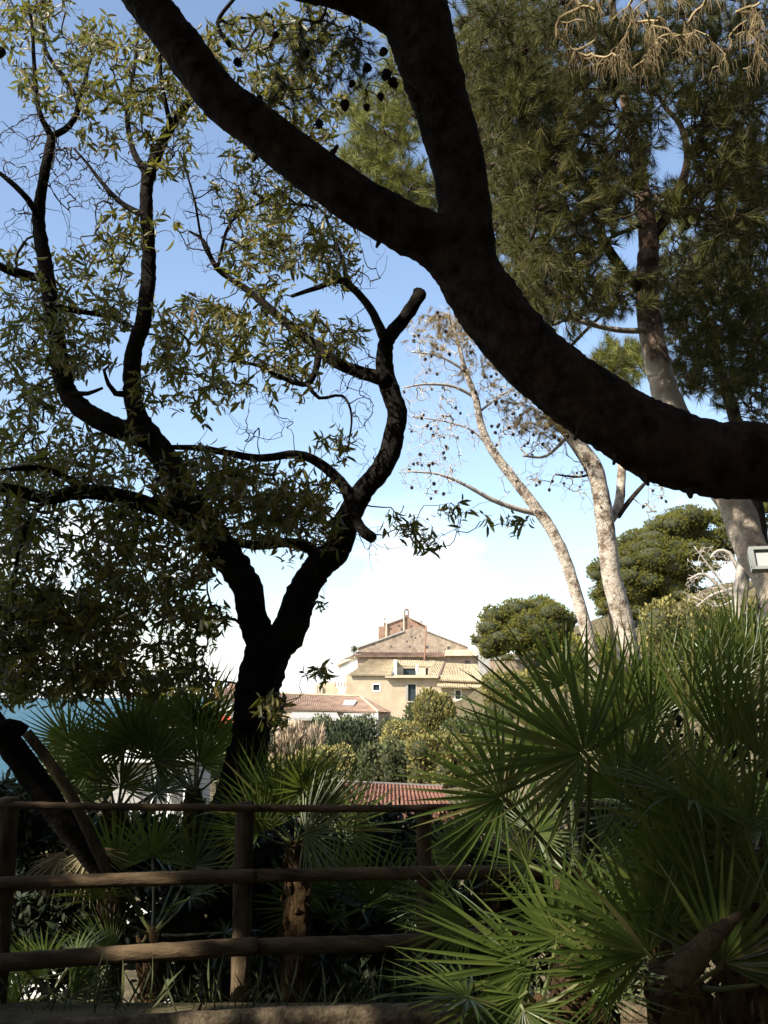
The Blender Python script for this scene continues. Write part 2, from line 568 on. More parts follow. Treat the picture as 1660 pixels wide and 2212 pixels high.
# ------------------------------------------------------------------ far buildings
M['plaster'] = mat('plaster', (.37, .30, .20), (.51, .44, .32), .55, .95, .5, 6, spec=.08, lo=.3, hi=.7)
M['stone'] = mat('stone', (.22, .17, .125), (.38, .31, .235), 1.6, .95, 1.5, 4, spec=.08)
M['red_stone'] = mat('red_stone', (.20, .12, .085), (.30, .20, .145), 1.2, .95, 1, 5, spec=.08)
M['cream'] = mat('cream', (.46, .39, .28), (.56, .49, .37), 1, .95, spec=.08)
M['white'] = mat('white', (.74, .72, .66), (.82, .80, .75), 1, .9, spec=.1)
M['tile'] = mat('tile', (.38, .31, .20), (.52, .44, .30), 1.3, .95, spec=.08)
M['tile_red'] = mat('tile_red', (.17, .115, .085), (.29, .205, .155), 1.1, .95, spec=.08)
M['glass'] = mat('glass', (.035, .05, .06), rough=.08, spec=.6)
M['frame_dark'] = mat('frame_dark', (.05, .06, .06), rough=.5)
M['opening_fill'] = mat('opening_fill', (.55, .56, .55), rough=.9)
M['pipe'] = mat('pipe', (.28, .15, .10), rough=.7)
M['wood_brown'] = mat('wood_brown', (.20, .10, .06), (.28, .15, .09), 3, .7)
M['grey'] = mat('grey', (.30, .29, .27), (.40, .39, .36), 2, .9, spec=.1)

def H(x, y, Y): return P(681 + x * .2308, 1277 + y * .2308, Y)
def G(x, y, Y): return P(459.7 + x * .2564, 1404.6 + y * .2564, Y)

def tiled_roof(name, el, er, rr, rl, m, parent, col=.23, row=.42):
    """barrel tiles in rows, eave left/right then ridge right/left; a flat bed underneath"""
    el, er, rr, rl = map(Vector, (el, er, rr, rl))
    nc = max(3, int((er - el).length / col)); nr = max(2, int(((rl - el).length + (rr - er).length) / 2 / row))
    nn = (er - el).cross(rl - el).normalized()
    if nn.z < 0: nn = -nn
    def q(s, t): return (el * (1 - s) + er * s) * (1 - t) + (rl * (1 - s) + rr * s) * t
    mb = MB()
    mb.quad(el, er, rr, rl)
    w = .42 / nc
    for i in range(nc):
        s = (i + .5) / nc
        for j in range(nr):
            t0, t1 = j / nr, (j + 1.12) / nr
            t1 = min(t1, 1)
            up0, up1 = nn * (.11 + .02 * random.random()), nn * .075
            a0, a1, a2 = q(s - w, t0), q(s, t0) + up0, q(s + w, t0)
            b0, b1, b2 = q(s - w, t1), q(s, t1) + up1, q(s + w, t1)
            mb.quad(a0, a1, b1, b0); mb.quad(a1, a2, b2, b1); mb.quad(a0, a2, a1)
    o = mb.build(name, m, parent, kind='stuff')
    b = MB()
    for a, c in ((el, er), (er, rr), (rr, rl), (rl, el)):
        b.quad(a - nn * .01, c - nn * .01, c - nn * .16, a - nn * .16)
    b.quad(*[p - nn * .16 for p in (el, er, rr, rl)])
    b.build('roof_deck', m, parent)
    return o

def wall_holes(mb, x0, x1, z0, z1, y, holes, depth=.25):
    X = sorted({x0, x1, *[h[0] for h in holes], *[h[1] for h in holes]})
    Z = sorted({z0, z1, *[h[2] for h in holes], *[h[3] for h in holes]})
    for a, b in zip(X[:-1], X[1:]):
        for c, d in zip(Z[:-1], Z[1:]):
            mx, mz = (a + b) / 2, (c + d) / 2
            if any(h[0] < mx < h[1] and h[2] < mz < h[3] for h in holes):
                continue
            mb.quad((a, y, c), (b, y, c), (b, y, d), (a, y, d))
    for h in holes:
        a, b, c, d = h[:4]
        mb.quad((a, y, c), (a, y + depth, c), (a, y + depth, d), (a, y, d))
        mb.quad((b, y + depth, c), (b, y, c), (b, y, d), (b, y + depth, d))
        mb.quad((a, y, d), (a, y + depth, d), (b, y + depth, d), (b, y, d))
        mb.quad((a, y + depth, c), (a, y, c), (b, y, c), (b, y + depth, c))

def window(parent, a, b, c, d, y, mf, bars=1, surround=None, sill=True, opening_fill=True):
    """frame with glazing bars, panes behind, an optional surround proud of the wall; wall face at y"""
    t = .07
    fr = MB()
    yf = y + .16
    fr.box(a, a + t, yf, yf + .06, c, d); fr.box(b - t, b, yf, yf + .06, c, d)
    fr.box(a + t, b - t, yf, yf + .06, c, c + t); fr.box(a + t, b - t, yf, yf + .06, d - t, d)
    for k in range(bars):
        xm = a + (b - a) * (k + 1) / (bars + 1)
        fr.box(xm - .035, xm + .035, yf + .003, yf + .057, c + t, d - t)
    o = fr.build('window', mf, parent)
    for k in range(bars + 1):
        g = MB()
        xa, xb = a + (b - a) * k / (bars + 1), a + (b - a) * (k + 1) / (bars + 1)
        g.quad((xa + .03, yf + .03, c + .02), (xb - .03, yf + .03, c + .02), (xb - .03, yf + .03, d - .02), (xa + .03, yf + .03, d - .02))
        g.build('pane', M['glass'], o)
    bk = MB(); bk.box(a - .02, b + .02, y + .26, y + .5, c - .02, d + .02)
    bk.build('opening_fill', M['frame_dark'], o)  # dark box stands in for the unlit room behind the panes
    if surround:
        s = MB(); e = .16
        s.box(a - e, a, y - .04, y + .1, c - e, d + e); s.box(b, b + e, y - .04, y + .1, c - e, d + e)
        s.box(a, b, y - .04, y + .1, d, d + e); s.box(a, b, y - .04, y + .1, c - e, c)
        s.build('surround', surround, o)
    return o

hb = H(900, 1250, 130); hb.z = -2.8
house = empty('stone_house', hb, 'ochre stone and plaster villa with tiled roofs and a gabled attic above the hedges', 'house')
def hx(x, Y=130): return H(x, 800, Y).x
def hzz(y, Y=130): return H(900, y, Y).z
holes = [(hx(545), hx(603), hzz(928), hzz(875)), (hx(872), hx(943), hzz(1030), hzz(872)),
         (hx(1312), hx(1360), hzz(1010), hzz(930)), (hx(872), hx(930), hzz(1250), hzz(1148))]
mb = MB()
wall_holes(mb, hx(290), hx(1560), -3.6, hzz(785), 130, holes)
x0, x1 = hx(290), hx(1560)
mb.quad((x0, 142, -3.6), (x0, 130, -3.6), (x0, 130, hzz(785)), (x0, 142, hzz(785)))
mb.quad((x1, 130, -3.6), (x1, 142, -3.6), (x1, 142, hzz(785)), (x1, 130, hzz(785)))
mb.quad((x0, 130, hzz(785)), (x1, 130, hzz(785)), (x1, 142, hzz(785)), (x0, 142, hzz(785)))
mb.build('wall', M['plaster'], house)
for i, h in enumerate(holes):
    window(house, *h, 130, M['frame_dark'] if i != 3 else M['wood_brown'], 1 if i in (1, 3) else 1, M['white'] if i in (0, 2) else M['cream'])
# little balcony under the tall window and a shutter folded to its left
mb = MB(); mb.box(hx(850), hx(955), 129.45, 129.96, hzz(1040), hzz(1031)); mb.build('balcony', M['cream'], house)
mb = MB()
for k in range(9):
    xx = hx(855) + (hx(950) - hx(855)) * k / 8
    mb.tube([(xx, 129.5, hzz(1031)), (xx, 129.5, hzz(975))], [.015, .015], 4)
mb.tube([(hx(853), 129.5, hzz(975)), (hx(952), 129.5, hzz(975))], [.025, .025], 4)
mb.build('railing', M['frame_dark'], house)
mb = MB(); mb.box(hx(850), hx(868), 129.88, 129.95, hzz(1025), hzz(872)); mb.build('shutter', M['grey'], house)
# front tiled roofs
tiled_roof('roof', H(315, 779, 129.5), H(715, 782, 129.5), H(748, 640, 134.6), H(505, 638, 134.6), M['tile'], house)
tiled_roof('roof', H(768, 697, 132.7), H(1115, 705, 132.7), H(1130, 652, 134.6), H(768, 645, 134.6), M['tile'], house)
tiled_roof('roof', H(1045, 803, 129.5), H(1150, 806, 129.5), H(1210, 660, 134.6), H(1118, 655, 134.6), M['tile'], house)
tiled_roof('roof', H(1158, 828, 129.4), H(1565, 846, 129.4), H(1520, 690, 134.5), H(1220, 670, 134.5), M['tile'], house)
tiled_roof('roof', H(1140, 892, 128.9), H(1570, 905, 128.9), H(1560, 868, 129.97), H(1150, 850, 129.97), M['tile'], house)
mb = MB(); mb.tube([H(1152, 812, 129.4), H(1214, 662, 134.6)], [.14, .14], 6); mb.build('roof_ridge', M['tile_red'], house)
# roof terrace cut in the slope
mb = MB(); mb.box(hx(655), hx(1150), 129.1, 129.97, hzz(812), hzz(797)); mb.build('cornice', M['cream'], house)
dh = [(hx(826, 132.8), hx(944, 132.8), hzz(792, 132.8), hzz(722, 132.8)), (hx(1035, 132.8), hx(1062, 132.8), hzz(795, 132.8), hzz(720, 132.8))]
mb = MB(); wall_holes(mb, hx(735, 132.8), hx(1100, 132.8), hzz(815, 132.8), hzz(693, 132.8), 132.8, dh)
mb.build('dormer_wall', M['cream'], house)
window(house, *dh[0], 132.8, M['frame_dark'], 3)
window(house, *dh[1], 132.8, M['wood_brown'], 0)
mb = MB()
mb.prism([(hx(716, 131), hzz(790, 131)), (hx(766, 131), hzz(790, 131)), (hx(766, 131), hzz(640, 131)), (hx(738, 131), hzz(640, 131)), (hx(738, 131), hzz(715, 131))], 131, 134)
mb.build('dormer_cheek', M['white'], house)
# upper block
def hp(x, y, Y): q = H(x, y, Y); return (q.x, q.z)
mb = MB(); mb.prism([hp(395, 720, 135), hp(1530, 720, 135), hp(1530, 600, 135), hp(395, 600, 135)], 135, 146); mb.build('upper_wall', M['stone'], house)
tiled_roof('roof', H(345, 603, 134.3), H(1222, 607, 134.3), H(1222, 578, 136), H(400, 572, 136), M['tile_red'], house)
mb = MB(); mb.prism([hp(1222, 604, 134.4), hp(1515, 600, 134.4), hp(1515, 548, 134.4), hp(1222, 548, 134.4)], 134.4, 137); mb.build('parapet', M['cream'], house)
mb = MB(); mb.box(*sorted((hx(1215, 134.2), hx(1520, 134.2))), 134.2, 134.396, hzz(604, 134.2), hzz(596, 134.2)); mb.build('cornice', M['cream'], house)
mb = MB(); mb.prism([hp(1404, 676, 134.9), hp(1446, 676, 134.9), hp(1446, 652, 134.9), hp(1404, 652, 134.9)], 134.9, 134.997); mb.build('window', M['frame_dark'], house)
gab = [hp(400, 590, 136.4), hp(1432, 590, 136.4), hp(1432, 522, 136.4), hp(1045, 372, 136.4), hp(1000, 340, 136.4), hp(905, 338, 136.4), hp(830, 374, 136.4), hp(590, 462, 136.4), hp(400, 528, 136.4)]
mb = MB(); mb.prism(gab, 136.4, 147)
mb.build('gable_wall', M['stone'], house)
mb = MB()
for a, b in (((392, 524), (832, 368)), ((1040, 362), (1440, 517))):
    A, B = H(*a, 136.2), H(*b, 136.2)
    mb.quad(A, B, B + Vector((0, 10, 0)), A + Vector((0, 10, 0)))
    mb.quad(A - Vector((0, 0, .18)), B - Vector((0, 0, .18)), B, A)
mb.build('verge', M['grey'], house)
red = [hp(594, 480, 141), hp(1042, 480, 141), hp(1042, 328, 141), hp(985, 322, 141), hp(888, 252, 141), hp(845, 246, 141), hp(660, 314, 141), hp(640, 330, 141), hp(594, 330, 141)]
mb = MB(); mb.prism(red, 141, 148); mb.build('attic_wall', M['red_stone'], house)
mb = MB()
for a, b in (((652, 313), (848, 241)), ((884, 245), (1046, 325))):
    A, B = H(*a, 140.8), H(*b, 140.8)
    mb.quad(A, B, B + Vector((0, 7.5, 0)), A + Vector((0, 7.5, 0)))
    mb.quad(A - Vector((0, 0, .16)), B - Vector((0, 0, .16)), B, A)
mb.build('attic_verge', M['tile_red'], house)
# arched chimney pots
for (xc, yt, yb, w) in ((656, 252, 322, 24), (860, 163, 252, 46), (997, 279, 324, 20)):
    c = MB(); Y = 141.2
    L, R_, top, bot = hx(xc - w / 2, Y), hx(xc + w / 2, Y), hzz(yt, Y), hzz(yb, Y)
    ww = R_ - L; th = ww * .26; xm = (L + R_) / 2; rr = ww / 2; zc = top - rr
    c.box(L, L + th, Y, Y + .9, bot - .3, zc); c.box(R_ - th, R_, Y, Y + .9, bot - .3, zc)
    c.box(L + th, R_ - th, Y + .02, Y + .88, bot - .3, bot + (zc - bot) * .45)
    for k in range(8):
        a0, a1 = math.pi * k / 8, math.pi * (k + 1) / 8
        ri = rr - th
        q = [(xm + r * math.cos(a), zc + r * math.sin(a)) for r, a in ((ri, a0), (rr, a0), (rr, a1), (ri, a1))]
        c.prism(q, Y, Y + .9)
    c.build('chimney', M['red_stone'], house)
for (xa, ya, xb, yb, Y, m) in ((832, 200, 832, 368, 140.7, 'cream'), (670, 300, 666, 428, 140.7, 'cream'), (1040, 330, 1024, 640, 134.1, 'pipe')):
    c = MB(); c.tube([H(xa, ya, Y), H(xb, yb, Y)], [.11, .11], 6); c.build('drain_pipe', M[m], house)
# putlog holes in the old masonry, their shade painted as dark plates
for (x, y) in ((553, 497), (710, 517), (886, 520), (745, 428), (905, 425), (985, 420), (1047, 523), (1250, 530), (940, 436), (860, 470)):
    c = MB(); s = 7 if x < 1040 else 13
    c.prism([hp(x - s, y + s, 136.3), hp(x + s, y + s, 136.3), hp(x + s, y - s, 136.3), hp(x - s, y - s, 136.3)], 136.37, 136.398)
    c.build('painted_hole', M['frame_dark'], house)
for (x, y) in ((705, 352), (783, 322), (812, 355), (900, 330)):
    c = MB(); s = 8
    c.prism([hp(x - s, y + s, 140.9), hp(x + s, y + s, 140.9), hp(x + s, y - s, 140.9), hp(x - s, y - s, 140.9)], 140.95, 140.995)
    c.build('painted_hole', M['frame_dark'], house)
# bright side wing going back on the left
mb = MB()
a, b = H(398, 612, 135.2), H(222, 694, 152)
mb.quad(H(398, 790, 135.2), H(398, 612, 135.2), b, H(222, 985, 152))
mb.quad(a, a + Vector((6, 4, 0)), b + Vector((6, 4, 0)), b)
mb.build('side_wing', M['white'], house)
mb = MB()
a, b = H(405, 604, 134.6), H(208, 692, 152)
mb.obox((a + b) / 2, (b - a) / 2, (.35, .1, 0), (0, 0, .22)); mb.build('side_cornice', M['cream'], house)
a, b = H(345, 596, 135.5), H(225, 650, 152)
mb = MB(); mb.obox((a + b) / 2, (b - a) / 2, (.2, .1, 0), (0, 0, .1)); mb.build('side_parapet', M['white'], house)
mb = MB(); mb.prism([hp(214, 1000, 138), hp(282, 1000, 138), hp(300, 800, 138), hp(320, 740, 138), hp(230, 740, 138)], 138, 141); mb.build('stair_block', M['white'], house)
mb = MB()
for k in range(7):
    x = 182 + k * 14
    c = MB(); c.quad(H(x, 898, 135.6), H(x + 13.5, 898, 135.6), H(x + 13.5 + 8, 842, 137), H(x + 8, 842, 137))
    c.build('awning_stripe', M['white'] if k % 2 else M['tile_red'], house)

# closed white parasol on the roof terrace
p = H(957, 800, 131.5)
o = empty('closed_parasol', p, 'closed white parasol standing on the roof terrace of the villa', 'parasol')
mb = MB(); t = H(957, 684, 131.5)
mb.tube([p + Vector((0, 0, .5)), p + Vector((0, 0, .9)), p + Vector((0, 0, 1.3)), t], [.14, .22, .2, .03], 8); mb.build('canopy', M['white'], o)
mb = MB(); mb.tube([p + Vector((0, 0, -.2)), p + Vector((0, 0, .5))], [.03, .03], 6); mb.build('pole', M['grey'], o)
# potted plant at the corner of the upper eave
M['shrub_leaf'] = mat('shrub_leaf', (.05, .06, .02), island=[(0, (.04, .055, .02)), (.6, (.085, .10, .04)), (1, (.15, .15, .06))], trans=.15, rough=.65)
M['olive_leaf'] = mat('olive_leaf', (.05, .06, .02), island=[(0, (.055, .07, .03)), (.6, (.11, .13, .06)), (1, (.19, .20, .10))], trans=.15, rough=.65)
M['yellow_leaf'] = mat('yellow_leaf', (.05, .06, .02), island=[(0, (.18, .17, .05)), (.6, (.32, .28, .09)), (1, (.42, .37, .14))], trans=.2, rough=.65)
M['reed'] = mat('reed', (.3, .25, .15), island=[(0, (.30, .22, .14)), (.6, (.46, .36, .25)), (1, (.58, .47, .35))], trans=.2, rough=.8)
M['ochre_leaf'] = mat('ochre_leaf', (.3, .25, .15), island=[(0, (.13, .12, .035)), (.6, (.21, .19, .06)), (1, (.30, .26, .08))], trans=.2, rough=.8)
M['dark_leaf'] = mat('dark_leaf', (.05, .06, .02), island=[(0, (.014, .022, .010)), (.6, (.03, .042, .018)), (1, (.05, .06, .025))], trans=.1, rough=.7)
QUAD_V = np.array([(-.35, 0, 0), (.35, 0, 0), (.3, 1, .1), (-.3, 1, .1)], float)
QUAD_V = np.array([(0, 0, 0), (.28, .5, .06), (0, 1, 0), (-.28, .5, .06)], float)
QUAD_F = np.array([(0, 1, 2), (0, 2, 3)])

ICO = None
def ico():
    global ICO
    if ICO is None:
        import bmesh
        bm = bmesh.new(); bmesh.ops.create_icosphere(bm, subdivisions=2, radius=1)
        ICO = (np.array([v.co[:] for v in bm.verts]), np.array([[v.index for v in f.verts] for f in bm.faces]))
        bm.free()
    return ICO

def clump_foliage(parent, clumps, dens, size, material, core=None, up=.35, shell=.72, name='foliage', tv=QUAD_V, tf=QUAD_F, wscale=1.0, coref=.78):
    """leaves on and in ellipsoid clumps (x,y,z,rx,ry,rz); cores stop light showing straight through"""
    pos, dirs = [], []
    for (x, y, z, rx, ry, rz) in clumps:
        n = int(dens * (rx * ry + rx * rz + ry * rz) / 3 * 12.6)
        d = rand_dirs(n)
        r = shell + (1.05 - shell) * rng.random(n) ** .7
        lump = 1 + .12 * np.sin(d[:, 0] * 5 + x) * np.sin(d[:, 1] * 6 + y) * np.sin(d[:, 2] * 5 + z)
        pos.append(np.array([x, y, z]) + d * np.array([rx, ry, rz]) * (r * lump)[:, None])
        q = d + rng.normal(size=(n, 3)) * .55
        q[:, 2] += up
        dirs.append(q)
    pos, dirs = np.concatenate(pos), np.concatenate(dirs)
    R = basis_from(dirs, rand_dirs(len(pos)))
    s = size * (.6 + .8 * rng.random(len(pos)))
    S = np.stack([s * wscale, s, s], 1)
    scatter(name, tv, tf, pos, R, S, material, parent)
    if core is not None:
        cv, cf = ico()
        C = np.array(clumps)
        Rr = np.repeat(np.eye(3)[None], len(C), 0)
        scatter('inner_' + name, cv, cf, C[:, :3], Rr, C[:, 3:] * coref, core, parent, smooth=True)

def plant(name, u, v0, v1, w, Y, label, cat, material, core, size, dens, nclump=5, up=.35, group=None, depth=None, wscale=1.0, trunk=True):
    """a shrub whose outline spans v0 (top) to v1 (foot) and w pixels at distance Y"""
    base = P(u, v1, Y)
    g = float(terrain_z(base.x, base.y))
    o = empty(name, (base.x, base.y, min(g, base.z)), label, cat, group)
    top = P(u, v0, Y); ww = w * Y / 2050; hh = top.z - base.z
    cl = []
    for k in range(nclump):
        fx = (k + .5) / nclump - .5 + random.uniform(-.06, .06)
        for lv in range(2):
            r = ww / nclump * random.uniform(.75, 1.1)
            hz = hh * (.30 if lv == 0 else .68) + random.uniform(-.05, .05) * hh
            rz = hh * random.uniform(.26, .36)
            cl.append((base.x + fx * ww, base.y + random.uniform(-.3, .3) * ww * (depth or .4), base.z + hz, r, r, rz))
    clump_foliage(o, cl, dens, size, material, core, up=up, wscale=wscale)
    if trunk:
        mb = MB()
        for k in range(3):
            x = base.x + (k - 1) * ww * .12
            mb.tube([(x, base.y, min(g, base.z) - .1), (x + random.uniform(-.1, .1), base.y, base.z + hh * .5)], [.07, .04], 6)
        mb.build('stem', M['twig'], o)
    return o

pp = H(365, 545, 135.4)
o = empty('roof_plant', pp - Vector((0, 0, .7)), 'small green bush growing at the left end of the upper eave', 'plant')
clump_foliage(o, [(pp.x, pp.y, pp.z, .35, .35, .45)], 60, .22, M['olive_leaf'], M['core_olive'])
mb = MB(); mb.tube([pp - Vector((0, 0, .8)), pp], [.05, .03], 5); mb.build('stem', M['twig'], o)

# dark tower block behind the pine right of the villa
q0, q1 = H(1535, 325, 165), H(1625, 420, 165)
o = empty('grey_tower', (q0.x, 165, 0), 'flat topped grey block rising behind the round pine right of the villa', 'building')
mb = MB(); mb.box(q0.x, q1.x + 3, 165, 170, -4, q0.z); mb.build('wall', M['grey'], o)
mb = MB(); mb.box(q0.x - .1, q1.x + 3.1, 164.9, 170.1, q0.z + .003, q0.z + .25); mb.build('coping', M['grey'], o)

# long low annex with hipped tile roof and canopies
ab = G(900, 620, 112); ab.z = -3.2
annex = empty('tiled_annex', ab, 'long low building with a pinkish hipped tile roof and skylight in front of the villa', 'building')
tiled_roof('roof', G(380, 470, 111.6), G(1395, 522, 111.6), G(1245, 390, 117), G(470, 362, 117), M['tile_red'], annex)
tiled_roof('roof', G(1397, 522, 111.6), G(1502, 524, 117.2), G(1247, 391, 117.1), G(1246, 390, 117), M['tile_red'], annex)
mb = MB(); mb.tube([G(1245, 388, 116.8), G(1397, 520, 111.4)], [.15, .15], 6); mb.tube([G(470, 361, 117), G(1245, 388, 117)], [.15, .15], 6); mb.build('roof_ridge', M['tile'], annex)
mb = MB()
q0, q1 = G(380, 480, 112), G(1385, 530, 112)
qe = G(380, 474, 112)
mb.prism([(q0.x, -3.6), (q1.x, -3.6), (q1.x, q1.z + .1), (qe.x, qe.z)], 112, 117)
q2 = G(1500, 530, 117)
mb.quad((q1.x, 112, -3.6), (q2.x, 117, -3.6), (q2.x, 117, q1.z), (q1.x, 112, q1.z))
mb.build('wall', M['plaster'], annex)
mb = MB()
qa, qb, qc, qd = G(1095, 473, 113.2), G(1190, 474, 113.2), G(1215, 432, 114.9), G(1118, 430, 114.9)
up = Vector((0, -.12, .16))
mb.quad(*[q + up for q in (qa, qb, qc, qd)])
for a, b in ((qa, qb), (qb, qc), (qc, qd), (qd, qa)):
    mb.quad(a, b, b + up, a + up)
mb.build('skylight', M['opening_fill'], annex)
for (xa, xb, ya, yb) in ((645, 1070, 522, 566), (1085, 1375, 528, 572)):
    c = MB()
    A, B = G(xa, yb, 107.5), G(xb, yb + 4, 107.5)
    C_, D = G(xb - 25, ya, 111.9), G(xa + 25, ya, 111.9)
    c.quad(A, B, C_, D)
    c.quad(*[q - Vector((0, 0, .12)) for q in (A, B, C_, D)])
    c.quad(A - Vector((0, 0, .3)), B - Vector((0, 0, .3)), B, A)
    c.build('canopy', M['grey'], annex)
    for q in (A, B):
        c = MB(); c.tube([q, (q.x, q.y, -3.4)], [.07, .07], 6); c.build('canopy_post', M['white'], annex)
mb = MB(); q0 = G(1365, 530, 110); q1 = G(1395, 640, 110); mb.box(q0.x, q1.x, 110, 110.5, -3.4, q0.z); mb.build('pillar', M['white'], annex)

q0, q1 = G(865, 290, 150), G(1060, 380, 150)
o = empty('ochre_outbuilding', (q0.x, 150, -3), 'plain flat roofed ochre block between the pink tile roof and the villa', 'building')
mb = MB(); mb.prism([(q0.x, -4), (q1.x, -4), (q1.x, q0.z + .1), (q0.x + 2, q0.z + .5), (q0.x, q0.z)], 150, 156); mb.build('wall', M['plaster'], o)
mb = MB()
for k in range(4):
    c = G(872 + k * 12, 318, 149.6); mb.box(c.x, c.x + .3, 149.6, 149.99, c.z - 1.2, c.z + .3)
mb.build('column', M['cream'], o)

# red roofed cottage seen left of the dark trunk
o = empty('red_roofed_cottage', (G(60, 400, 100).x, 100, -3), 'small cottage with orange red roof and chimney left of the dark forked trunk', 'house')
tiled_roof('roof', G(-20, 405, 100), G(330, 410, 100), G(300, 330, 104), G(40, 310, 104), M['tile_red'], o)
mb = MB(); q0, q1 = G(0, 400, 100.5), G(320, 500, 100.5); mb.box(q0.x, q1.x, 100.5, 105, -4, q0.z); mb.build('wall', M['grey'], o)
mb = MB(); q0, q1 = G(135, 275, 103), G(215, 350, 103); mb.box(q0.x, q1.x, 103, 104, q1.z - .5, q0.z); mb.build('chimney', M['red_stone'], o)
c = G(190, 600, 60)
o = empty('red_awning', (c.x, 60, c.z - 1.5), 'small red awning in the shade left of the dark trunk', 'awning')
mb = MB(); mb.obox(c, (1.3, 0, 0), (0, .6, .25), (0, 0, .08)); mb.build('cloth', mat('red_cloth', (.45, .05, .03), rough=.8), o)
mb = MB()
for s in (-1.2, 1.2): mb.tube([(c.x + s, 60, c.z), (c.x + s, 60, c.z - 2)], [.04, .04], 5)
mb.build('pole', M['grey'], o)

def globe_lamp(u, v, Y, r, label):
    c = P(u, v, Y)
    g = float(terrain_z(c.x, c.y))
    o = empty('globe_lamp', (c.x, c.y, min(g, c.z - 2)), label, 'lamp', 'globe lamps in the garden')
    cv, cf = ico()
    me = mesh_np('globe', cv * r, cf, 3, M['white'], True)
    obj_me('globe', me, o, c - o.location)
    mb = MB(); mb.tube([(c.x, c.y, o.location.z), (c.x, c.y, c.z - r)], [.05, .04], 6); mb.build('pole', M['grey'], o)
globe_lamp(718, 1675, 41, .12, 'white globe lamp at the left end of the red roof')
globe_lamp(503, 1528, 60, .20, 'white globe lamp left of the dark trunk, upper of the pair')
globe_lamp(500, 1539, 58, .22, 'white globe lamp left of the dark trunk, lower of the pair')

# red roofed shed in the valley
M['red_roof'] = mat('red_roof', (.15, .065, .042), (.26, .135, .09), 1.2, .8, .6, 8, spec=.2)
sb = P(850, 1760, 39); sb.z = float(terrain_z(sb.x, 39))
shed = empty('red_roofed_shed', sb, 'shed with a faded red roof and grey ridge below the hedges', 'building')
tiled_roof('roof', P(700, 1752, 36), P(985, 1762, 36), P(955, 1701, 41.5), P(733, 1690, 41.5), M['red_roof'], shed, col=.16, row=1.2)
mb = MB(); mb.tube([P(730, 1689, 41.6), P(957, 1700, 41.6)], [.09, .09], 6); mb.build('roof_ridge', mat('dark_ridge', (.12, .11, .10), rough=.8), shed)
mb = MB(); q0, q1 = P(715, 1752, 36.4), P(965, 1758, 36.4); mb.box(q0.x, q1.x, 36.4, 41, sb.z - .5, q1.z); mb.build('wall', M['cream'], shed)

# white pavilion glimpsed between the left palms
q0, q1 = P(330, 1640, 34), P(395, 1760, 34)
o = empty('white_pavilion', (q0.x, 34, -3.6), 'white columned wall glimpsed behind the palms on the left', 'building')
mb = MB(); mb.box(q0.x - 1.6, q1.x + .2, 35, 38, -3.8, q0.z - .1); mb.build('wall', M['grey'], o)
for k in range(3):
    c = MB(); x = q0.x + k * (q1.x - q0.x) / 2
    c.tube([(x, 34.4, -3.6), (x, 34.4, q0.z - .2)], [.09, .08], 8); c.build('column', M['white'], o)
mb = MB(); mb.box(q0.x - 1.8, q1.x + .4, 33.9, 38.2, q0.z - .097, q0.z + .1); mb.build('roof', M['white'], o)

# ------------------------------------------------------------------ hedges and shrubs in the valley
plant('olive_hedge', 800, 1550, 1640, 250, 88, 'broad grey green hedge below the low building with the skylight', 'hedge', M['olive_leaf'], M['core_olive'], 0.275, 30.6, 9, up=1.2)
plant('reed_clump', 620, 1575, 1690, 135, 70, 'pale beige feathery reeds right of the dark trunk', 'reeds', M['reed'], M['core_olive'], 0.8, 20, 6, up=2.0, wscale=.35)
plant('dry_bush', 590, 1640, 1720, 130, 60, 'dry ochre bush below the beige reeds', 'bush', M['ochre_leaf'], M['core_olive'], 0.25, 54.4, 4, up=1)
plant('yellow_bush', 705, 1612, 1700, 95, 58, 'yellow leaved bush behind the globe lamp', 'bush', M['yellow_leaf'], M['core_olive'], 0.16, 88.4, 4)
plant('cypress', 756, 1560, 1700, 44, 64, 'dark narrow cypress between yellow bush and green shrubs', 'tree', M['dark_leaf'], M['core'], 0.25, 74.8, 1, up=2.0)
plant('feathery_shrub', 812, 1606, 1695, 66, 62, 'mid green feathery shrub just right of the dark cypress', 'shrub', M['shrub_leaf'], M['core_olive'], 0.25, 61.2, 3, up=1.4)
plant('feathery_shrub', 868, 1612, 1697, 66, 60, 'mid green feathery shrub left of the ochre thicket above the red roof', 'shrub', M['shrub_leaf'], M['core_olive'], 0.25, 61.2, 3, up=1.4)
plant('climbing_plant', 878, 1558, 1618, 70, 80, 'small leaved yellow green creeper at the foot of the villa wall', 'shrub', M['yellow_leaf'], M['core_olive'], 0.2, 74.8, 3)
plant('slim_conifer', 916, 1518, 1600, 40, 84, 'slim dark green conifer against the villa wall', 'tree', M['shrub_leaf'], M['core_olive'], 0.25, 74.8, 1, up=1.6)
plant('feathery_conifer', 944, 1500, 1640, 62, 80, 'olive green feathery conifer right of the villa door', 'tree', M['ochre_leaf'], M['core_olive'], 0.275, 68, 2, up=1.6)
plant('ochre_thicket', 965, 1585, 1700, 130, 58, 'ochre green thicket behind the palm fingers', 'bush', M['ochre_leaf'], M['core_olive'], 0.225, 61.2, 5, up=1)
plant('green_thicket', 1060, 1540, 1700, 160, 66, 'bright green thicket behind the fan palm below the villa', 'bush', M['shrub_leaf'], M['core_olive'], 0.25, 54.4, 5, up=1)
plant('hill_scrub', 1160, 1450, 1560, 190, 78, 'yellowish hillside scrub below the round pine', 'bush', M['ochre_leaf'], M['core_olive'], 0.25, 47.6, 6, up=.8)
plant('hill_scrub', 1330, 1380, 1520, 200, 62, 'brownish green hillside scrub behind the bare trunks', 'bush', M['needle_far'], M['core_olive'], 0.25, 47.6, 6, up=.8)
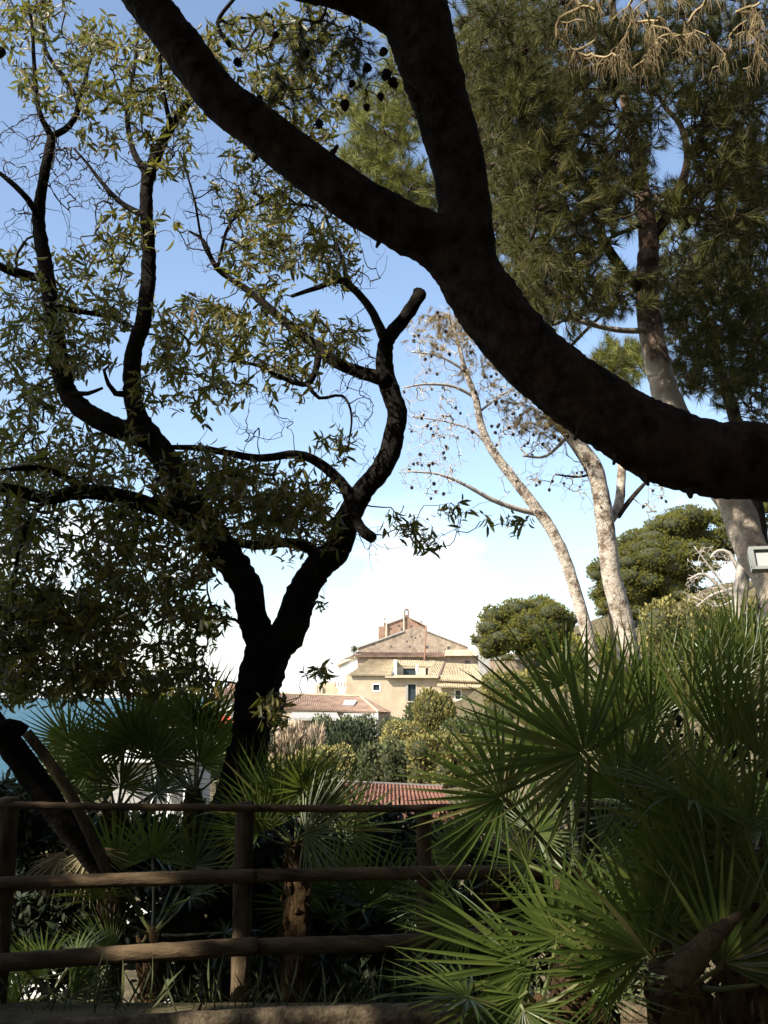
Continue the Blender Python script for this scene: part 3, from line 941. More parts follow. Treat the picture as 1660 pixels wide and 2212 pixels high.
plant('hill_scrub', 1520, 1290, 1480, 220, 52, 'olive hillside scrub behind the sunlit palm fans', 'bush', M['ochre_leaf'], M['core_olive'], 0.225, 54.4, 6, up=.8)
plant('coast_bush', 230, 1590, 1740, 260, 40, 'dark bush by the sea behind the left palms', 'bush', M['shrub_leaf'], M['core'], 0.175, 40.8, 6)
plant('coast_bush', 470, 1560, 1700, 170, 50, 'dark green bush behind the forked trunk', 'bush', M['shrub_leaf'], M['core'], 0.2, 40.8, 5)
# brown terrace wall under the round pine
q0, q1 = P(1060, 1425, 97), P(1290, 1480, 97)
o = empty('terrace_wall', ((q0.x + q1.x) / 2, 97, q1.z - 2), 'weathered brown terrace wall beneath the round pine', 'wall')
mb = MB(); mb.box(q0.x, q1.x, 97, 98, q1.z - 4, q0.z); mb.build('masonry', M['stone'], o)
mb = MB(); mb.box(q0.x - .1, q1.x + .1, 96.9, 98.1, q0.z + .003, q0.z + .2); mb.build('coping', M['grey'], o)

# ------------------------------------------------------------------ round headed pines on the hill
TUFT_FAR = tuft_template(20, .35, .7, .10, 3)
def round_pine(label, Y, blobs, foot, trunks):
    base = P(*foot, Y)
    o = empty('round_pine', base, label, 'pine tree', 'round crowned pines on the hill')
    cl = []
    k = Y / 2050
    for (u, v, ru, rv) in blobs:
        n = max(4, int(ru * rv / 150))
        for i in range(n):
            a = rng.random() * 6.283; r = math.sqrt(rng.random()) * .8
            dd = random.uniform(-.6, .6) * ru * k
            c = P(u + ru * r * math.cos(a), v + rv * r * math.sin(a), Y + dd)
            s = random.uniform(.20, .34) * min(ru, rv * 1.5) * k
            s = max(s, 11 * k)
            cl.append((c.x, c.y, c.z, s * 1.25, s * 1.1, s * .75))
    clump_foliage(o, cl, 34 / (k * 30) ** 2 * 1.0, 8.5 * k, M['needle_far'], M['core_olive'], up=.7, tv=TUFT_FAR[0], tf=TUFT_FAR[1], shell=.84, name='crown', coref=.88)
    for tr in trunks:
        mb = MB()
        pts = [P(u, v, Y + .5) for u, v, w in tr]
        mb.tube(pts, [w * .5 * k for u, v, w in tr], 8, .1, True, .5)
        mb.build('trunk', M['pine_bark'] if False else M['dead_wood'], o, smooth=True)
    return o
round_pine('wide dark green round crowned pine just right of the villa', 92,
           [(1130, 1345, 100, 55), (1070, 1385, 52, 30), (1190, 1335, 55, 45), (1120, 1400, 90, 30), (1060, 1405, 40, 25), (1215, 1400, 35, 45)],
           (1130, 1500), [[(1130, 1500, 9), (1128, 1440, 8), (1140, 1410, 5)], [(1130, 1450, 6), (1105, 1415, 4)], [(1129, 1450, 6), (1165, 1412, 4)]])
round_pine('tall bright green round crowned pine on the hill behind the pale forked trunk', 68,
           [(1400, 1205, 95, 65), (1480, 1155, 80, 60), (1325, 1240, 62, 50), (1305, 1295, 45, 45), (1340, 1290, 60, 50), (1410, 1270, 80, 45), (1480, 1250, 50, 40), (1360, 1320, 75, 25), (1540, 1135, 45, 40), (1500, 1120, 45, 28), (1560, 1180, 40, 40), (1545, 1300, 55, 40), (1470, 1310, 60, 35)],
           (1400, 1400), [[(1400, 1400, 16), (1410, 1320, 13), (1430, 1260, 8)], [(1406, 1340, 9), (1360, 1290, 6)]])
round_pine('yellowish pine crown behind the peeling trunk on the right', 58,
           [(1590, 1130, 50, 40), (1640, 1100, 40, 60), (1530, 1215, 30, 22), (1510, 1190, 28, 20), (1560, 1300, 40, 22), (1500, 1305, 35, 22)],
           (1600, 1420), [[(1600, 1420, 18), (1600, 1300, 15), (1600, 1180, 9)]])
# weathered tangle of dead boughs
tb = P(1560, 1330, 50)
o = empty('dead_bush', tb, 'tangle of bleached dead boughs beside the grey trunk', 'dead bush')
main = []
for pts in ([(1600, 1300, 9), (1560, 1270, 8), (1520, 1240, 6), (1490, 1250, 3)], [(1600, 1240, 10), (1575, 1195, 9), (1550, 1190, 6), (1535, 1205, 3)],
            [(1590, 1270, 7), (1540, 1285, 6), (1505, 1310, 3)], [(1600, 1290, 6), (1550, 1310, 5), (1500, 1290, 3)], [(1560, 1260, 5), (1530, 1220, 4), (1500, 1180, 2)]):
    ob, q = limb(o, 'bough', pts, 50, 49.5, M['dead_wood'], 6, .1, .3)
    main.append(q)
tg = ell_points([(1540, 1240, 60, 60, 170), (1520, 1285, 50, 40, 80)], (49, 51))
tw, rad, _ = grow_twigs(np.concatenate(main), tg, .25, 0, .012, .35)
twig_mesh('twigs', tw, rad, M['dead_wood'], o)

# ------------------------------------------------------------------ pines of the middle distance
TUFT = [tuft_template(64, .5, .75, .019, s) for s in (5, 6, 7)]
TUFT_THIN = tuft_template(22, .6, .6, .028, 9)
CONE_V, CONE_F = None, None
def cone_mesh():
    mb = MB()
    n = 8
    mb.tube([(0, 0, 0), (0, 0, .12), (0, 0, .4), (0, 0, .75), (0, 0, 1)], [.12, .36, .42, .28, .06], n, .25)
    # raised scales
    for k in range(26):
        z = .12 + .8 * k / 26; a = k * 2.4
        r = .42 * math.sin(math.pi * min(1, (z * .8 + .18))) + .02
        c = Vector((r * math.cos(a), r * math.sin(a), z)); d = Vector((math.cos(a), math.sin(a), .35)); t = Vector((-math.sin(a), math.cos(a), 0))
        mb.quad(c - t * .12 - d * .05, c + t * .12 - d * .05, c + d * .13)
    me = bpy.data.meshes.new('cone'); me.from_pydata([tuple(v) for v in mb.v], [], mb.f); me.materials.append(M['cone'])
    return me
CONE = cone_mesh()
def cones(tree, pts, size):
    off = world_loc(tree)
    for p in pts:
        o = obj_me('pine_cone', CONE, tree, Vector(p) - off)
        s = size * random.uniform(.75, 1.2)
        o.scale = (s, s, s)
        o.rotation_euler = (math.pi + random.uniform(-.6, .6), random.uniform(-.6, .6), random.uniform(0, 6))

TUFT_CROWN = [tuft_template(30, .5, .95, .085, s) for s in (15, 16, 17)]
def needles(tree, pts, ends, size, material, name='needles', droop=0., T=TUFT):
    n = len(pts)
    d = ends / (np.linalg.norm(ends, axis=1, keepdims=True) + 1e-9) * .6 + rand_dirs(n) * .8
    d[:, 2] += .15 - droop
    R = basis_from(d, rand_dirs(n))
    s = size * (.7 + .6 * rng.random(n))
    k = rng.integers(0, len(T), n)
    for i in range(len(T)):
        m = k == i
        if m.any():
            scatter(name, T[i][0], T[i][1], pts[m], R[m], s[m], material, tree)

# A: peeling pine that leans behind the big bough
pa = P(1692, 1420, 10)
weathered(M['brown_bark'], 4.5, 5.4, (.46, .38, .29))
pineA = empty('leaning_pine', pa, 'pine with pale peeling trunk leaning left, its dark crown filling the upper right', 'pine tree')
sk = []
for nm, pts, d0, d1, mt in (
    ('trunk', [(1700, 1500, 72), (1682, 1320, 68), (1657, 1245, 66), (1619, 1180, 67), (1594, 1105, 67), (1508, 975, 62), (1444, 865, 60), (1408, 720, 55), (1398, 610, 50), (1402, 520, 46), (1388, 420, 38), (1375, 330, 32), (1352, 220, 26), (1330, 100, 20), (1320, -60, 12)], 10, 10.5, 'brown_bark'),
    ('bough', [(1402, 640, 30), (1350, 590, 24), (1310, 530, 20), (1285, 470, 15), (1240, 420, 9), (1180, 350, 5)], 10.3, 9.6, 'pine_bark'),
    ('bough', [(1405, 520, 26), (1450, 450, 22), (1485, 350, 18), (1470, 270, 14), (1430, 220, 9), (1400, 120, 6)], 10.4, 11, 'pine_bark'),
    ('bough', [(1408, 715, 16), (1330, 712, 13), (1240, 690, 10), (1180, 665, 8), (1140, 640, 5)], 10.2, 9.5, 'dead_wood'),
    ('bough', [(1390, 430, 18), (1330, 360, 14), (1280, 300, 11), (1200, 270, 8), (1110, 200, 5)], 10.4, 9.4, 'pine_bark'),
    ('bough', [(1490, 340, 14), (1560, 300, 10), (1640, 280, 7)], 10.8, 10.2, 'pine_bark'),
    ('bough', [(1340, 140, 16), (1440, 90, 12), (1560, 110, 9), (1680, 80, 6)], 10.4, 9.6, 'pine_bark'),
    ('bough', [(1335, 120, 14), (1240, 70, 11), (1130, 90, 8), (1030, 60, 5)], 10.4, 9.6, 'pine_bark'),
    ('bough', [(1400, 480, 12), (1350, 500, 9), (1250, 540, 7), (1120, 560, 5)], 10.4, 9.5, 'pine_bark'),
):
    ob, q = limb(pineA, nm, pts, d0, d1, M[mt], 14 if nm == 'trunk' else 8, .14, .06 if nm == 'trunk' else .1)
    sk.append(q)
specA = [(1180, 110, 190, 120, 520), (1130, 300, 100, 130, 330), (1290, 270, 130, 130, 330), (1190, 480, 140, 110, 280), (1230, 620, 130, 80, 150),
         (1530, 120, 160, 130, 420), (1590, 300, 100, 120, 270), (1560, 440, 110, 70, 170), (1640, 420, 60, 110, 110), (1060, 130, 80, 140, 240), (1340, 420, 80, 60, 90),
         (1120, 640, 80, 60, 70), (1330, 640, 60, 50, 40)]
tg = ell_points([(a, b, c * 1.05, d * 1.05, n * 1.55) for a, b, c, d, n in specA], (7.6, 12))
tw, rad, en = grow_twigs(np.concatenate(sk), tg, .18, 0, .0035, .42)
twig_mesh('twigs', tw, rad, M['twig'], pineA)
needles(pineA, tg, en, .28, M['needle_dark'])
pick = rng.choice(len(tg), 90, replace=False)
cones(pineA, tg[pick] + np.array([0, -.05, -.05]), .075)

# B: slim pine trunk at the right edge with its own foliage
pb = P(1640, 1130, 13); pb.z -= 2.5
pineB = empty('slim_pine', pb, 'slim brown pine trunk right of the leaning pine under dark needles', 'pine tree')
sk = []
for pts, mt, nm in (([(1660, 1500, 34), (1640, 1130, 32), (1595, 930, 30), (1572, 850, 27), (1548, 780, 24), (1530, 700, 20), (1500, 620, 15), (1490, 540, 9)], 'pine_bark', 'trunk'),
                ([(1572, 850, 15), (1620, 770, 11), (1660, 700, 8)], 'pine_bark', 'bough'), ([(1548, 780, 13), (1500, 740, 9), (1470, 690, 6)], 'pine_bark', 'bough'),
                ([(1530, 700, 12), (1590, 640, 9), (1640, 560, 6)], 'pine_bark', 'bough')):
    ob, q = limb(pineB, nm, pts, 13, 13.2, M[mt], 8, .12, .15)
    sk.append(q)
tg = ell_points([(1590, 660, 80, 100, 200), (1560, 770, 120, 90, 230), (1470, 690, 50, 70, 80), (1500, 800, 60, 50, 70), (1620, 850, 60, 70, 90), (1500, 560, 70, 60, 60), (1630, 530, 50, 50, 40), (1450, 620, 60, 80, 90), (1580, 540, 60, 40, 70), (1640, 700, 40, 120, 120)], (11.5, 14.5))
tw, rad, en = grow_twigs(np.concatenate(sk), tg, .18, 0, .004, .42)
twig_mesh('twigs', tw, rad, M['twig'], pineB)
needles(pineB, tg, en, .38, M['needle_dark'])

# C: sunlit pine farther back, its light green needles showing round the big bough
pc = P(1130, 1300, 19); pc.z = float(terrain_z(pc.x, 19))
pineC = empty('sunlit_pine', pc, 'sunlit yellow green pine behind the big dark bough', 'pine tree')
sk = []
for pts in ([(1352, 1500, 34), (1322, 1250, 30), (1308, 1130, 28), (1280, 1020, 26), (1200, 900, 24), (1110, 760, 22), (1050, 600, 20), (1030, 420, 16), (1010, 250, 10)], [(1060, 620, 14), (930, 450, 10), (800, 330, 6)], [(1050, 500, 14), (1180, 420, 10), (1320, 400, 6)],
            [(1075, 760, 14), (1200, 780, 10), (1340, 790, 6)], [(1040, 430, 10), (940, 280, 8), (820, 220, 5)], [(1200, 780, 8), (1350, 640, 7), (1520, 560, 5)]):
    ob, q = limb(pineC, 'trunk' if pts[0][2] == 40 else 'bough', pts, 19, 18.5, M['pine_bark'], 8, .1, .3)
    sk.append(q)
tg = ell_points([(840, 250, 90, 80, 300), (800, 370, 80, 60, 220), (890, 420, 70, 50, 160), (1335, 785, 55, 38, 140), (1530, 580, 80, 50, 150), (1130, 430, 90, 130, 300), (1090, 250, 70, 150, 200), (1440, 480, 50, 45, 90), (1180, 640, 120, 70, 150), (900, 120, 70, 80, 120)], (17, 20))
tw, rad, en = grow_twigs(np.concatenate(sk), tg, .18, 0, .006, .42)
twig_mesh('twigs', tw, rad, M['twig'], pineC)
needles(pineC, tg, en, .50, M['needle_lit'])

# D: bare pine with pale leaning trunk, twigs and cones
pd = P(1285, 1460, 15)
pineD = empty('bare_pine', pd, 'bare bleached pine leaning left with cones on leafless twigs', 'dead pine tree')
sk = []
limbsD = [('trunk', [(1290, 1480, 34), (1272, 1380, 31), (1235, 1250, 30), (1205, 1170, 29), (1168, 1110, 28), (1110, 1035, 25), (1062, 970, 22), (1040, 920, 19), (1028, 860, 17), (1005, 800, 14), (990, 740, 10), (975, 690, 6)], 15, 14.6),
          ('bough', [(1168, 1110, 16), (1120, 1100, 14), (1065, 1080, 12), (1010, 1050, 9), (950, 1025, 6), (880, 1018, 4)], 15, 14.2),
          ('bough', [(1030, 860, 9), (980, 835, 8), (920, 830, 6), (870, 838, 3)], 14.8, 14.2),
          ('bough', [(1062, 970, 7), (1020, 930, 5), (960, 910, 4), (890, 900, 3)], 14.8, 14.4),
          ('bough', [(1005, 800, 8), (950, 770, 6), (890, 760, 4)], 14.7, 14.3),
          ('bough', [(1035, 890, 7), (1090, 850, 5), (1140, 830, 3)], 14.8, 15.3)]
for nm, pts, d0, d1 in limbsD:
    ob, q = limb(pineD, nm, pts, d0, d1, M['pale_bark'] if nm == 'trunk' else M['bleached'], 10 if nm == 'trunk' else 6, .12, .1, wmul=.88)
    sk.append(q)
tg = ell_points([(960, 740, 90, 70, 330), (930, 870, 70, 80, 260), (950, 960, 80, 70, 230), (1080, 900, 90, 70, 160), (930, 1030, 70, 50, 150), (1120, 1000, 60, 70, 60), (1060, 820, 60, 50, 120)], (13.8, 15.6))
tw, rad, en = grow_twigs(np.concatenate(sk), tg, .12, -.05, .0026, .42)
twig_mesh('twigs', tw, rad, M['bleached'], pineD)
cand = [t for t in tg if rng.random() < .06]
cones(pineD, cand, .06)
dry = ell_points([(950, 720, 70, 50, 60), (1000, 690, 60, 50, 45), (1050, 800, 60, 40, 45)], (13.8, 15.4))
needles(pineD, dry, rand_dirs(len(dry)), .26, M['needle_dry'], 'dry_needles', .4)

# E: second bare trunk, thicker, forked
pe = P(1355, 1420, 15.5)
pineE = empty('bare_pine', pe, 'thicker pale forked pine trunk right of the slender leaning one, twigs hung with cones', 'dead pine tree')
sk = []
for nm, pts, d0, d1, mt in (
    ('trunk', [(1362, 1440, 52), (1345, 1340, 47), (1322, 1250, 45), (1312, 1170, 43), (1300, 1080, 42), (1285, 1010, 38), (1250, 960, 33), (1212, 915, 28), (1170, 860, 24), (1120, 800, 18), (1060, 740, 10)], 15.5, 15, 'pale_bark'),
    ('bough', [(1312, 1130, 26), (1335, 1095, 24), (1342, 1040, 22), (1345, 980, 18), (1360, 900, 12)], 15.5, 15.7, 'pale_bark'),
    ('bough', [(1335, 1115, 15), (1358, 1085, 12), (1388, 1050, 9), (1420, 1020, 4)], 15.5, 15.9, 'pine_bark'),
    ('bough', [(1290, 1020, 8), (1250, 1030, 6), (1200, 1025, 4)], 15.4, 15, 'pine_bark'),
    ('bough', [(1230, 940, 9), (1180, 985, 7), (1130, 985, 5)], 15.3, 14.8, 'dead_wood')):
    ob, q = limb(pineE, nm, pts, d0, d1, M[mt], 12 if nm == 'trunk' else 7, .12, .1, wmul=.92)
    sk.append(q)
tg = ell_points([(1210, 1000, 80, 60, 90), (1160, 920, 80, 50, 110), (1250, 1070, 40, 50, 25), (1420, 1080, 30, 50, 40), (1100, 850, 80, 50, 90)], (14.6, 16))
tw, rad, en = grow_twigs(np.concatenate(sk), tg, .2, -.12, .0035, .42)
twig_mesh('twigs', tw, rad, M['dry_twig'], pineE)
cand = [t for t in tg if rng.random() < .16]
cones(pineE, cand, .062)
dry = ell_points([(1150, 880, 60, 40, 70), (1190, 920, 50, 30, 50)], (14.6, 15.4))
needles(pineE, dry, rand_dirs(len(dry)), .28, M['needle_dry'], 'dry_needles', .4)

# grey dead trunk beside the floodlight
gp = P(1600, 1330, 12)
o = empty('dead_tree', gp, 'short grey dead trunk just left of the floodlight', 'dead tree')
limb(o, 'trunk', [(1590, 1400, 32), (1598, 1300, 31), (1606, 1230, 30), (1610, 1160, 26), (1600, 1120, 16)], 12, 12, M['dead_wood'], 10, .12, .08)

# floodlight fixed on the peeling trunk
fb = P(1652, 1212, 8.6)
fl = empty('floodlight', fb, 'pale grey floodlight on a maroon bracket at the right edge', 'floodlight')
k = 8.6 / 2050
ax, ay, az = Vector((1, -.25, 0)).normalized(), Vector((.25, 1, -.22)).normalized(), Vector((-.03, .2, 1)).normalized()
c = P(1668, 1206, 8.6)
mb = MB()
mb.obox(c + ay * .05, ax * 44 * k, ay * .035, az * 25 * k)
for s in (-1, 1):
    mb.obox(c + az * s * 22 * k - ay * .012, ax * 44 * k, ay * .02, az * 3.4 * k)
    mb.obox(c + ax * s * 40 * k - ay * .0115, ax * 5 * k, ay * .02, az * 19 * k)
mb.build('housing', mat('lamp_paint', (.27, .29, .27), rough=.4), fl)
mb = MB(); mb.obox(c + ay * .005, ax * 34 * k, ay * .004, az * 18 * k); mb.build('lens', mat('lens', (.42, .45, .43), rough=.15, spec=.5), fl)
mb = MB(); mb.tube([c - az * .10 + ay * .08, c - az * .2 + ay * .1, c - az * .26 + ay * .5], [.025, .025, .025], 8); mb.build('bracket', mat('maroon', (.12, .02, .025), rough=.5), fl)

# ------------------------------------------------------------------ the big pine in the foreground
bp = Vector((4.6, 5.2, 0))
big = empty('big_pine', bp, 'huge dark pine whose thick bough sweeps across from the right edge and forks', 'pine tree')
def wpt(u, v, d): return P(u, v, d)
tr = [Vector((4.9, 5.1, -.3)), Vector((4.75, 5.2, .6)), Vector((4.25, 5.3, 1.7)), Vector((3.4, 5.4, 2.55))] + \
     [P(u, v, 5.5) for u, v in ((1680, 1005), (1540, 992), (1420, 955), (1290, 880), (1170, 790), (1085, 700), (1030, 620), (985, 555), (930, 525))]
kk = 5.5 / 2000
wd = [.36, .32, .28, .25] + [w * .5 * kk for w in (156, 158, 154, 146, 142, 140, 138, 128, 95)]
mb = MB(); mb.tube(tr, wd, 72, .055, True, .022, 3, plates=1.7)
mb.build('trunk', M['pine_bark'], big, smooth=True)
def bl(nm, pts, d0, d1, n=56, rough=.06):
    ob, q = limb(big, nm, pts, d0, d1, M['pine_bark'], n, rough, .024, wmul=1.03, plates=1.5)
    return q
skb = []
skb.append(bl('bough', [(1015, 600, 118), (950, 530, 112), (870, 490, 106), (760, 425, 104), (660, 355, 102), (560, 275, 98), (470, 205, 96), (400, 110, 94), (330, 20, 92), (250, -90, 84), (130, -260, 70), (-100, -480, 40)], 5.5, 5.0))
skb.append(bl('bough', [(1030, 640, 120), (1012, 540, 118), (1003, 440, 114), (984, 330, 118), (953, 223, 124), (925, 130, 138), (900, 40, 148), (860, -90, 130), (800, -300, 90), (730, -600, 40)], 5.5, 5.3))
skb.append(bl('bough', [(900, 70, 84), (820, 25, 70), (730, -8, 56), (640, -25, 48), (540, -70, 40), (420, -160, 28)], 5.45, 4.9, 18))
# collar of the fork
mb = MB(); cpt = P(985, 515, 5.42); mb.tube([cpt + Vector((-.10, .02, -.16)), cpt + Vector((-.05, .03, -.02)), cpt + Vector((.0, .04, .16))], [.10, .155, .10], 24, .12, True, .03, plates=1); mb.build('burl', M['pine_bark'], big, smooth=True)
# small snag under the bough
mb = MB(); mb.tube([P(1490, 1060, 5.4), P(1492, 1075, 5.38)], [.03, .012], 7, .3); mb.build('snag', M['pine_bark'], big)
for (u, v, du, dv, r_) in ((1395, 1035, 6, 12, .014), (1330, 990, -4, 12, .012), (1250, 935, -8, 14, .012), (720, 330, 10, -16, .014), (560, 330, -10, 16, .012), (1035, 420, 14, -8, .013), (945, 340, -14, -6, .012), (820, 520, -6, 14, .012), (1180, 740, 10, -12, .013)):
    mb = MB(); mb.tube([P(u - du, v - dv, 5.45), P(u, v, 5.42), P(u + du, v + dv, 5.38)], [r_ * 2.2, r_ * 1.4, r_ * .7], 8, .3, True, .015); mb.build('snag', M['pine_bark'], big)
# crown of the big pine, mostly above the frame: it shades the terrace
SUNLIT = [(150, 250, 7, .9), (330, 150, 7, .8), (430, 740, 7, .6), (100, 700, 7, .7), (230, 620, 7, .6), (600, 480, 7, .7), (560, 130, 7, .6), (560, 720, 7, .5), (150, 950, 7, .5),
          (560, 1040, 7, .6), (400, 1020, 7, .4), (640, 1130, 7, .3), (1400, 1390, 4.6, .6), (1560, 1430, 9, .8), (1310, 1590, 9, .8), (1180, 1700, 9, .4), (1350, 560, 10, .6), (1250, 300, 10, .6), (1530, 300, 10, .5), (1180, 600, 9.5, .5), (1560, 750, 13, .7), (1400, 130, 10, .5), (1130, 130, 9.5, .4), (300, 380, 7, .5), (330, 1100, 7, .35), (90, 500, 7, .5), (80, 880, 7, .35), (250, 1020, 7, .35), (720, 560, 7, .3), (1655, 1205, 8.6, .2), (180, 1620, 7.5, .3), (560, 1700, 6.8, .22), (760, 1740, 6.6, .2), (1500, 1600, 4.0, .15), (1300, 1640, 3.9, .15), (640, 1770, 6.6, .2), (1450, 1900, 4, .1), (1560, 1750, 3.8, .12), (1160, 1800, 4.3, .25), (1140, 1870, 4.4, .22), (950, 2090, 3.8, .14),
          (1060, 2180, 3.6, .1), (980, 1570, 4.8, .45), (1180, 1590, 4.8, .4), (1355, 60, 5.2, .4), (1550, 60, 5.2, .4), (340, 1890, 5.75, .13), (330, 2060, 5.6, .13), (340, 2195, 5.2, .16), (740, 2185, 5.2, .16), (1330, 2205, 5.0, .14),
          (915, 1830, 6.4, .12), (330, 2100, 6.9, .12), (1160, 2000, 4.2, .12), (1450, 2200, 3.6, .25), (60, 2110, 6.1, .12), (170, 2150, 6, .03), (150, 1870, 6.8, .05), (270, 1560, 7.5, .5),
          (420, 1540, 7.9, .3), (640, 1700, 6.8, .3), (1000, 1760, 3.8, .2), (1630, 1440, 4.2, .25), (1120, 1600, 4.6, .25), (1050, 1550, 4.2, .25), (930, 1790, 3.8, .2), (1180, 1890, 4.2, .2), (1300, 1400, 4.6, .3), (1470, 1370, 4.5, .3), (1520, 1500, 4.4, .2), (880, 2100, 3.8, .12), (1220, 2160, 3.6, .05), (1600, 1340, 4.3, .25), (1400, 1560, 4.4, .2), (1600, 1180, 10, .6), (1230, 1250, 15, .8), (1310, 1150, 15.5, 1.0), (1050, 900, 15, 1.1), (1440, 850, 10, .25), (840, 300, 18, 1.2), (1380, 380, 10.2, .15), (1620, 1700, 6, .2)]
SHADED = [np.array(P(u, v, 5.5)) for u, v in ((1650, 1000), (1540, 985), (1430, 955), (1350, 915), (1280, 870), (1210, 815), (1150, 760), (1090, 690), (1040, 620), (985, 555), (1005, 450), (985, 330), (950, 220), (920, 100), (880, 490), (760, 425))] + [np.array(P(u, v, 7.1)) for u, v in ((540, 1600), (560, 1500), (580, 1400), (545, 1300), (660, 1280))]
SHADED_PALM = [np.array(P(u, v, 3.9)) for u, v in ((1275, 1640), (1480, 1760), (1600, 1720), (1560, 1940))] + [np.array(P(1510, 2060, 3.2))]
SUNLIT = [(np.array(P(u, v, d)), r) for u, v, d, r in SUNLIT]
def carve(pts):
    '''gaps in the crown through which the sun reaches the places it lights in the photograph'''
    s_ = np.array(SUN); keep = np.ones(len(pts), bool)
    for w, r in SUNLIT:
        q = pts - w; al = q @ s_
        pr = np.linalg.norm(q - al[:, None] * s_, axis=1)
        keep &= ~((al > .5) & (pr < r + .27))
    for k, w in enumerate(SHADED + SHADED_PALM):
        q = pts - w; al = q @ s_
        pr = np.linalg.norm(q - al[:, None] * s_, axis=1)
        keep |= (al > .5) & (pr < (.36 if k < len(SHADED) else .12))
    return pts[keep]
def crown_pts(n, c, r):
    d = rand_dirs(n) * (rng.random(n)[:, None] ** .4)
    return np.array(c) + d * np.array(r)
tg = carve(np.concatenate([crown_pts(1100, (-1.2, 2.6, 7.3), (3.4, 2.8, 1.2)), crown_pts(1100, (-3.6, 2.6, 8.2), (2.8, 2.8, 1.2)), crown_pts(600, (2.2, 2.8, 7.4), (2.6, 2.8, 1.2)), crown_pts(420, (.6, 6.0, 10.4), (3.6, 2.2, 1.0)), crown_pts(800, (-3.2, .2, 6.6), (2.4, 2.4, 1.0)), crown_pts(500, (1.0, -1.5, 6.4), (3, 2.6, 1.0)), crown_pts(500, (-5.2, 3.0, 7.3), (1.9, 1.7, 1.1)), crown_pts(500, (-4.4, -.9, 6.4), (2.2, 2.0, 1.0))] +
    [crown_pts(520, tuple(P(u, v, 5.5) + SUN * 7.6), (1.1, 1.1, .7)) for u, v in ((1660, 1000), (1480, 960), (1280, 850), (1080, 680), (300, 2200), (760, 2190), (1500, 2100), (560, 1500))]))  # extra clumps added sunward, out of view, to keep bough and kerb shaded
tw, rad, en = grow_twigs(np.concatenate(skb), tg, .12, 0, .006, .42, maxr=.06)
twig_mesh('twigs', tw, rad, M['twig'], big)
needles(big, tg, en, .55, M['needle_dark'], 'crown_needles', T=TUFT_CROWN)
# hanging sprays with cones at the top of the frame, dry ones on the right
tgh = ell_points([(700, 90, 90, 80, 60), (640, 170, 60, 70, 40), (760, 140, 50, 70, 30)], (5.0, 5.8))
cone_pts = np.array([P(u, v, 5.2 + .3 * random.random()) for u, v in ((660, 105), (690, 250), (845, 160), (800, 130), (765, 165), (822, 190), (835, 95), (5, 92), (900, 190), (840, 140), (745, 205), (790, 215), (600, 60), (560, 200), (510, 120))])
tw, rad, en = grow_twigs(np.concatenate(skb), np.concatenate([tgh, cone_pts]), .15, -.1, .0022, .4)
twig_mesh('hanging_twigs', tw, rad, M['twig'], big)
needles(big, tgh, en[:len(tgh)], .15, M['needle_dark'], 'hanging_needles', .6)
cones(big, cone_pts + np.array([0, 0, -.03]), .062)
tgd = []
for k in range(130):
    u0 = random.choice([random.uniform(1200, 1420), random.uniform(1390, 1660)])
    v1 = random.uniform(-60, 150)
    tgd.append((u0, v1))
mb = MB()
A = [P(900, -60, 5.4), P(1080, -190, 5.3), P(1250, -120, 5.3), P(1400, -110, 5.2), P(1560, -90, 5.3), P(1760, -110, 5.1)]
mb.tube(A, [.04, .034, .028, .024, .02, .014], 8, .15, True, .06); mb.build('dry_bough', M['dry_twig'], big, smooth=True)
nodes_d = np.array(resample(A, [1] * 6, .05)[0])
ptsd = np.array([P(u, v, random.uniform(4.9, 5.6)) for u, v in tgd])
tw, rad, en = grow_twigs(nodes_d, ptsd, .10, .0, .0028, .40)
mb = MB()
for pts, r in zip(tw, rad):
    mb.tube(pts, [r] * len(pts), 4, cap=False)
    for q in range(7):                                   # drooping dry side shoots
        s = random.random(); i = min(len(pts) - 2, int(s * (len(pts) - 1)))
        a = Vector(pts[i]); L = random.uniform(.06, .17)
        dx = Vector((random.uniform(-.5, .5), random.uniform(-.3, .3), -random.uniform(.5, 1))).normalized()
        b = a + dx * L * .6; c2 = b + Vector((dx.x * .3, dx.y * .3, -1)).normalized() * L * .5
        mb.tube([a, b, c2], [.0018, .0014, .0008], 3, cap=False)
mb.build('dry_twigs', M['dry_twig'], big, kind='stuff')

# neighbour pine standing left of the camera, out of view, whose crown dapples the terrace
ne = empty('neighbour_pine', (-9.2, -1.6, 0), 'tall pine left of the viewpoint whose crown dapples the terrace', 'pine tree')
mb = MB(); mb.tube([(-9.2, -1.6, -.2), (-8.8, -1.3, 3), (-8.0, -.6, 6), (-7.0, .4, 9)], [.28, .22, .17, .08], 14, .1, True, .15); mb.build('trunk', M['pine_bark'], ne, smooth=True)
skn = np.array([(-8.7, -1.2, 3.5), (-8.4, -1, 4.5), (-8.1, -.7, 5.5), (-7.8, -.4, 6.5), (-7.5, 0, 7.5), (-7.0, .4, 9)] * 3, float)
tg = carve(np.concatenate([crown_pts(1100, (-5.6, 1.4, 6.0), (2.4, 2.8, 1.6)), crown_pts(600, (-6.6, 2.2, 4.4), (1.7, 1.8, 1.2)), crown_pts(600, (-5.0, -1.6, 5.2), (2.4, 2.2, 1.4))]))
tw, rad, en = grow_twigs(skn, tg, .1, 0, .006, .42, maxr=.07)
twig_mesh('twigs', tw, rad, M['twig'], ne)
needles(ne, tg, en, .55, M['needle_dark'], 'crown_needles', T=TUFT_CROWN)

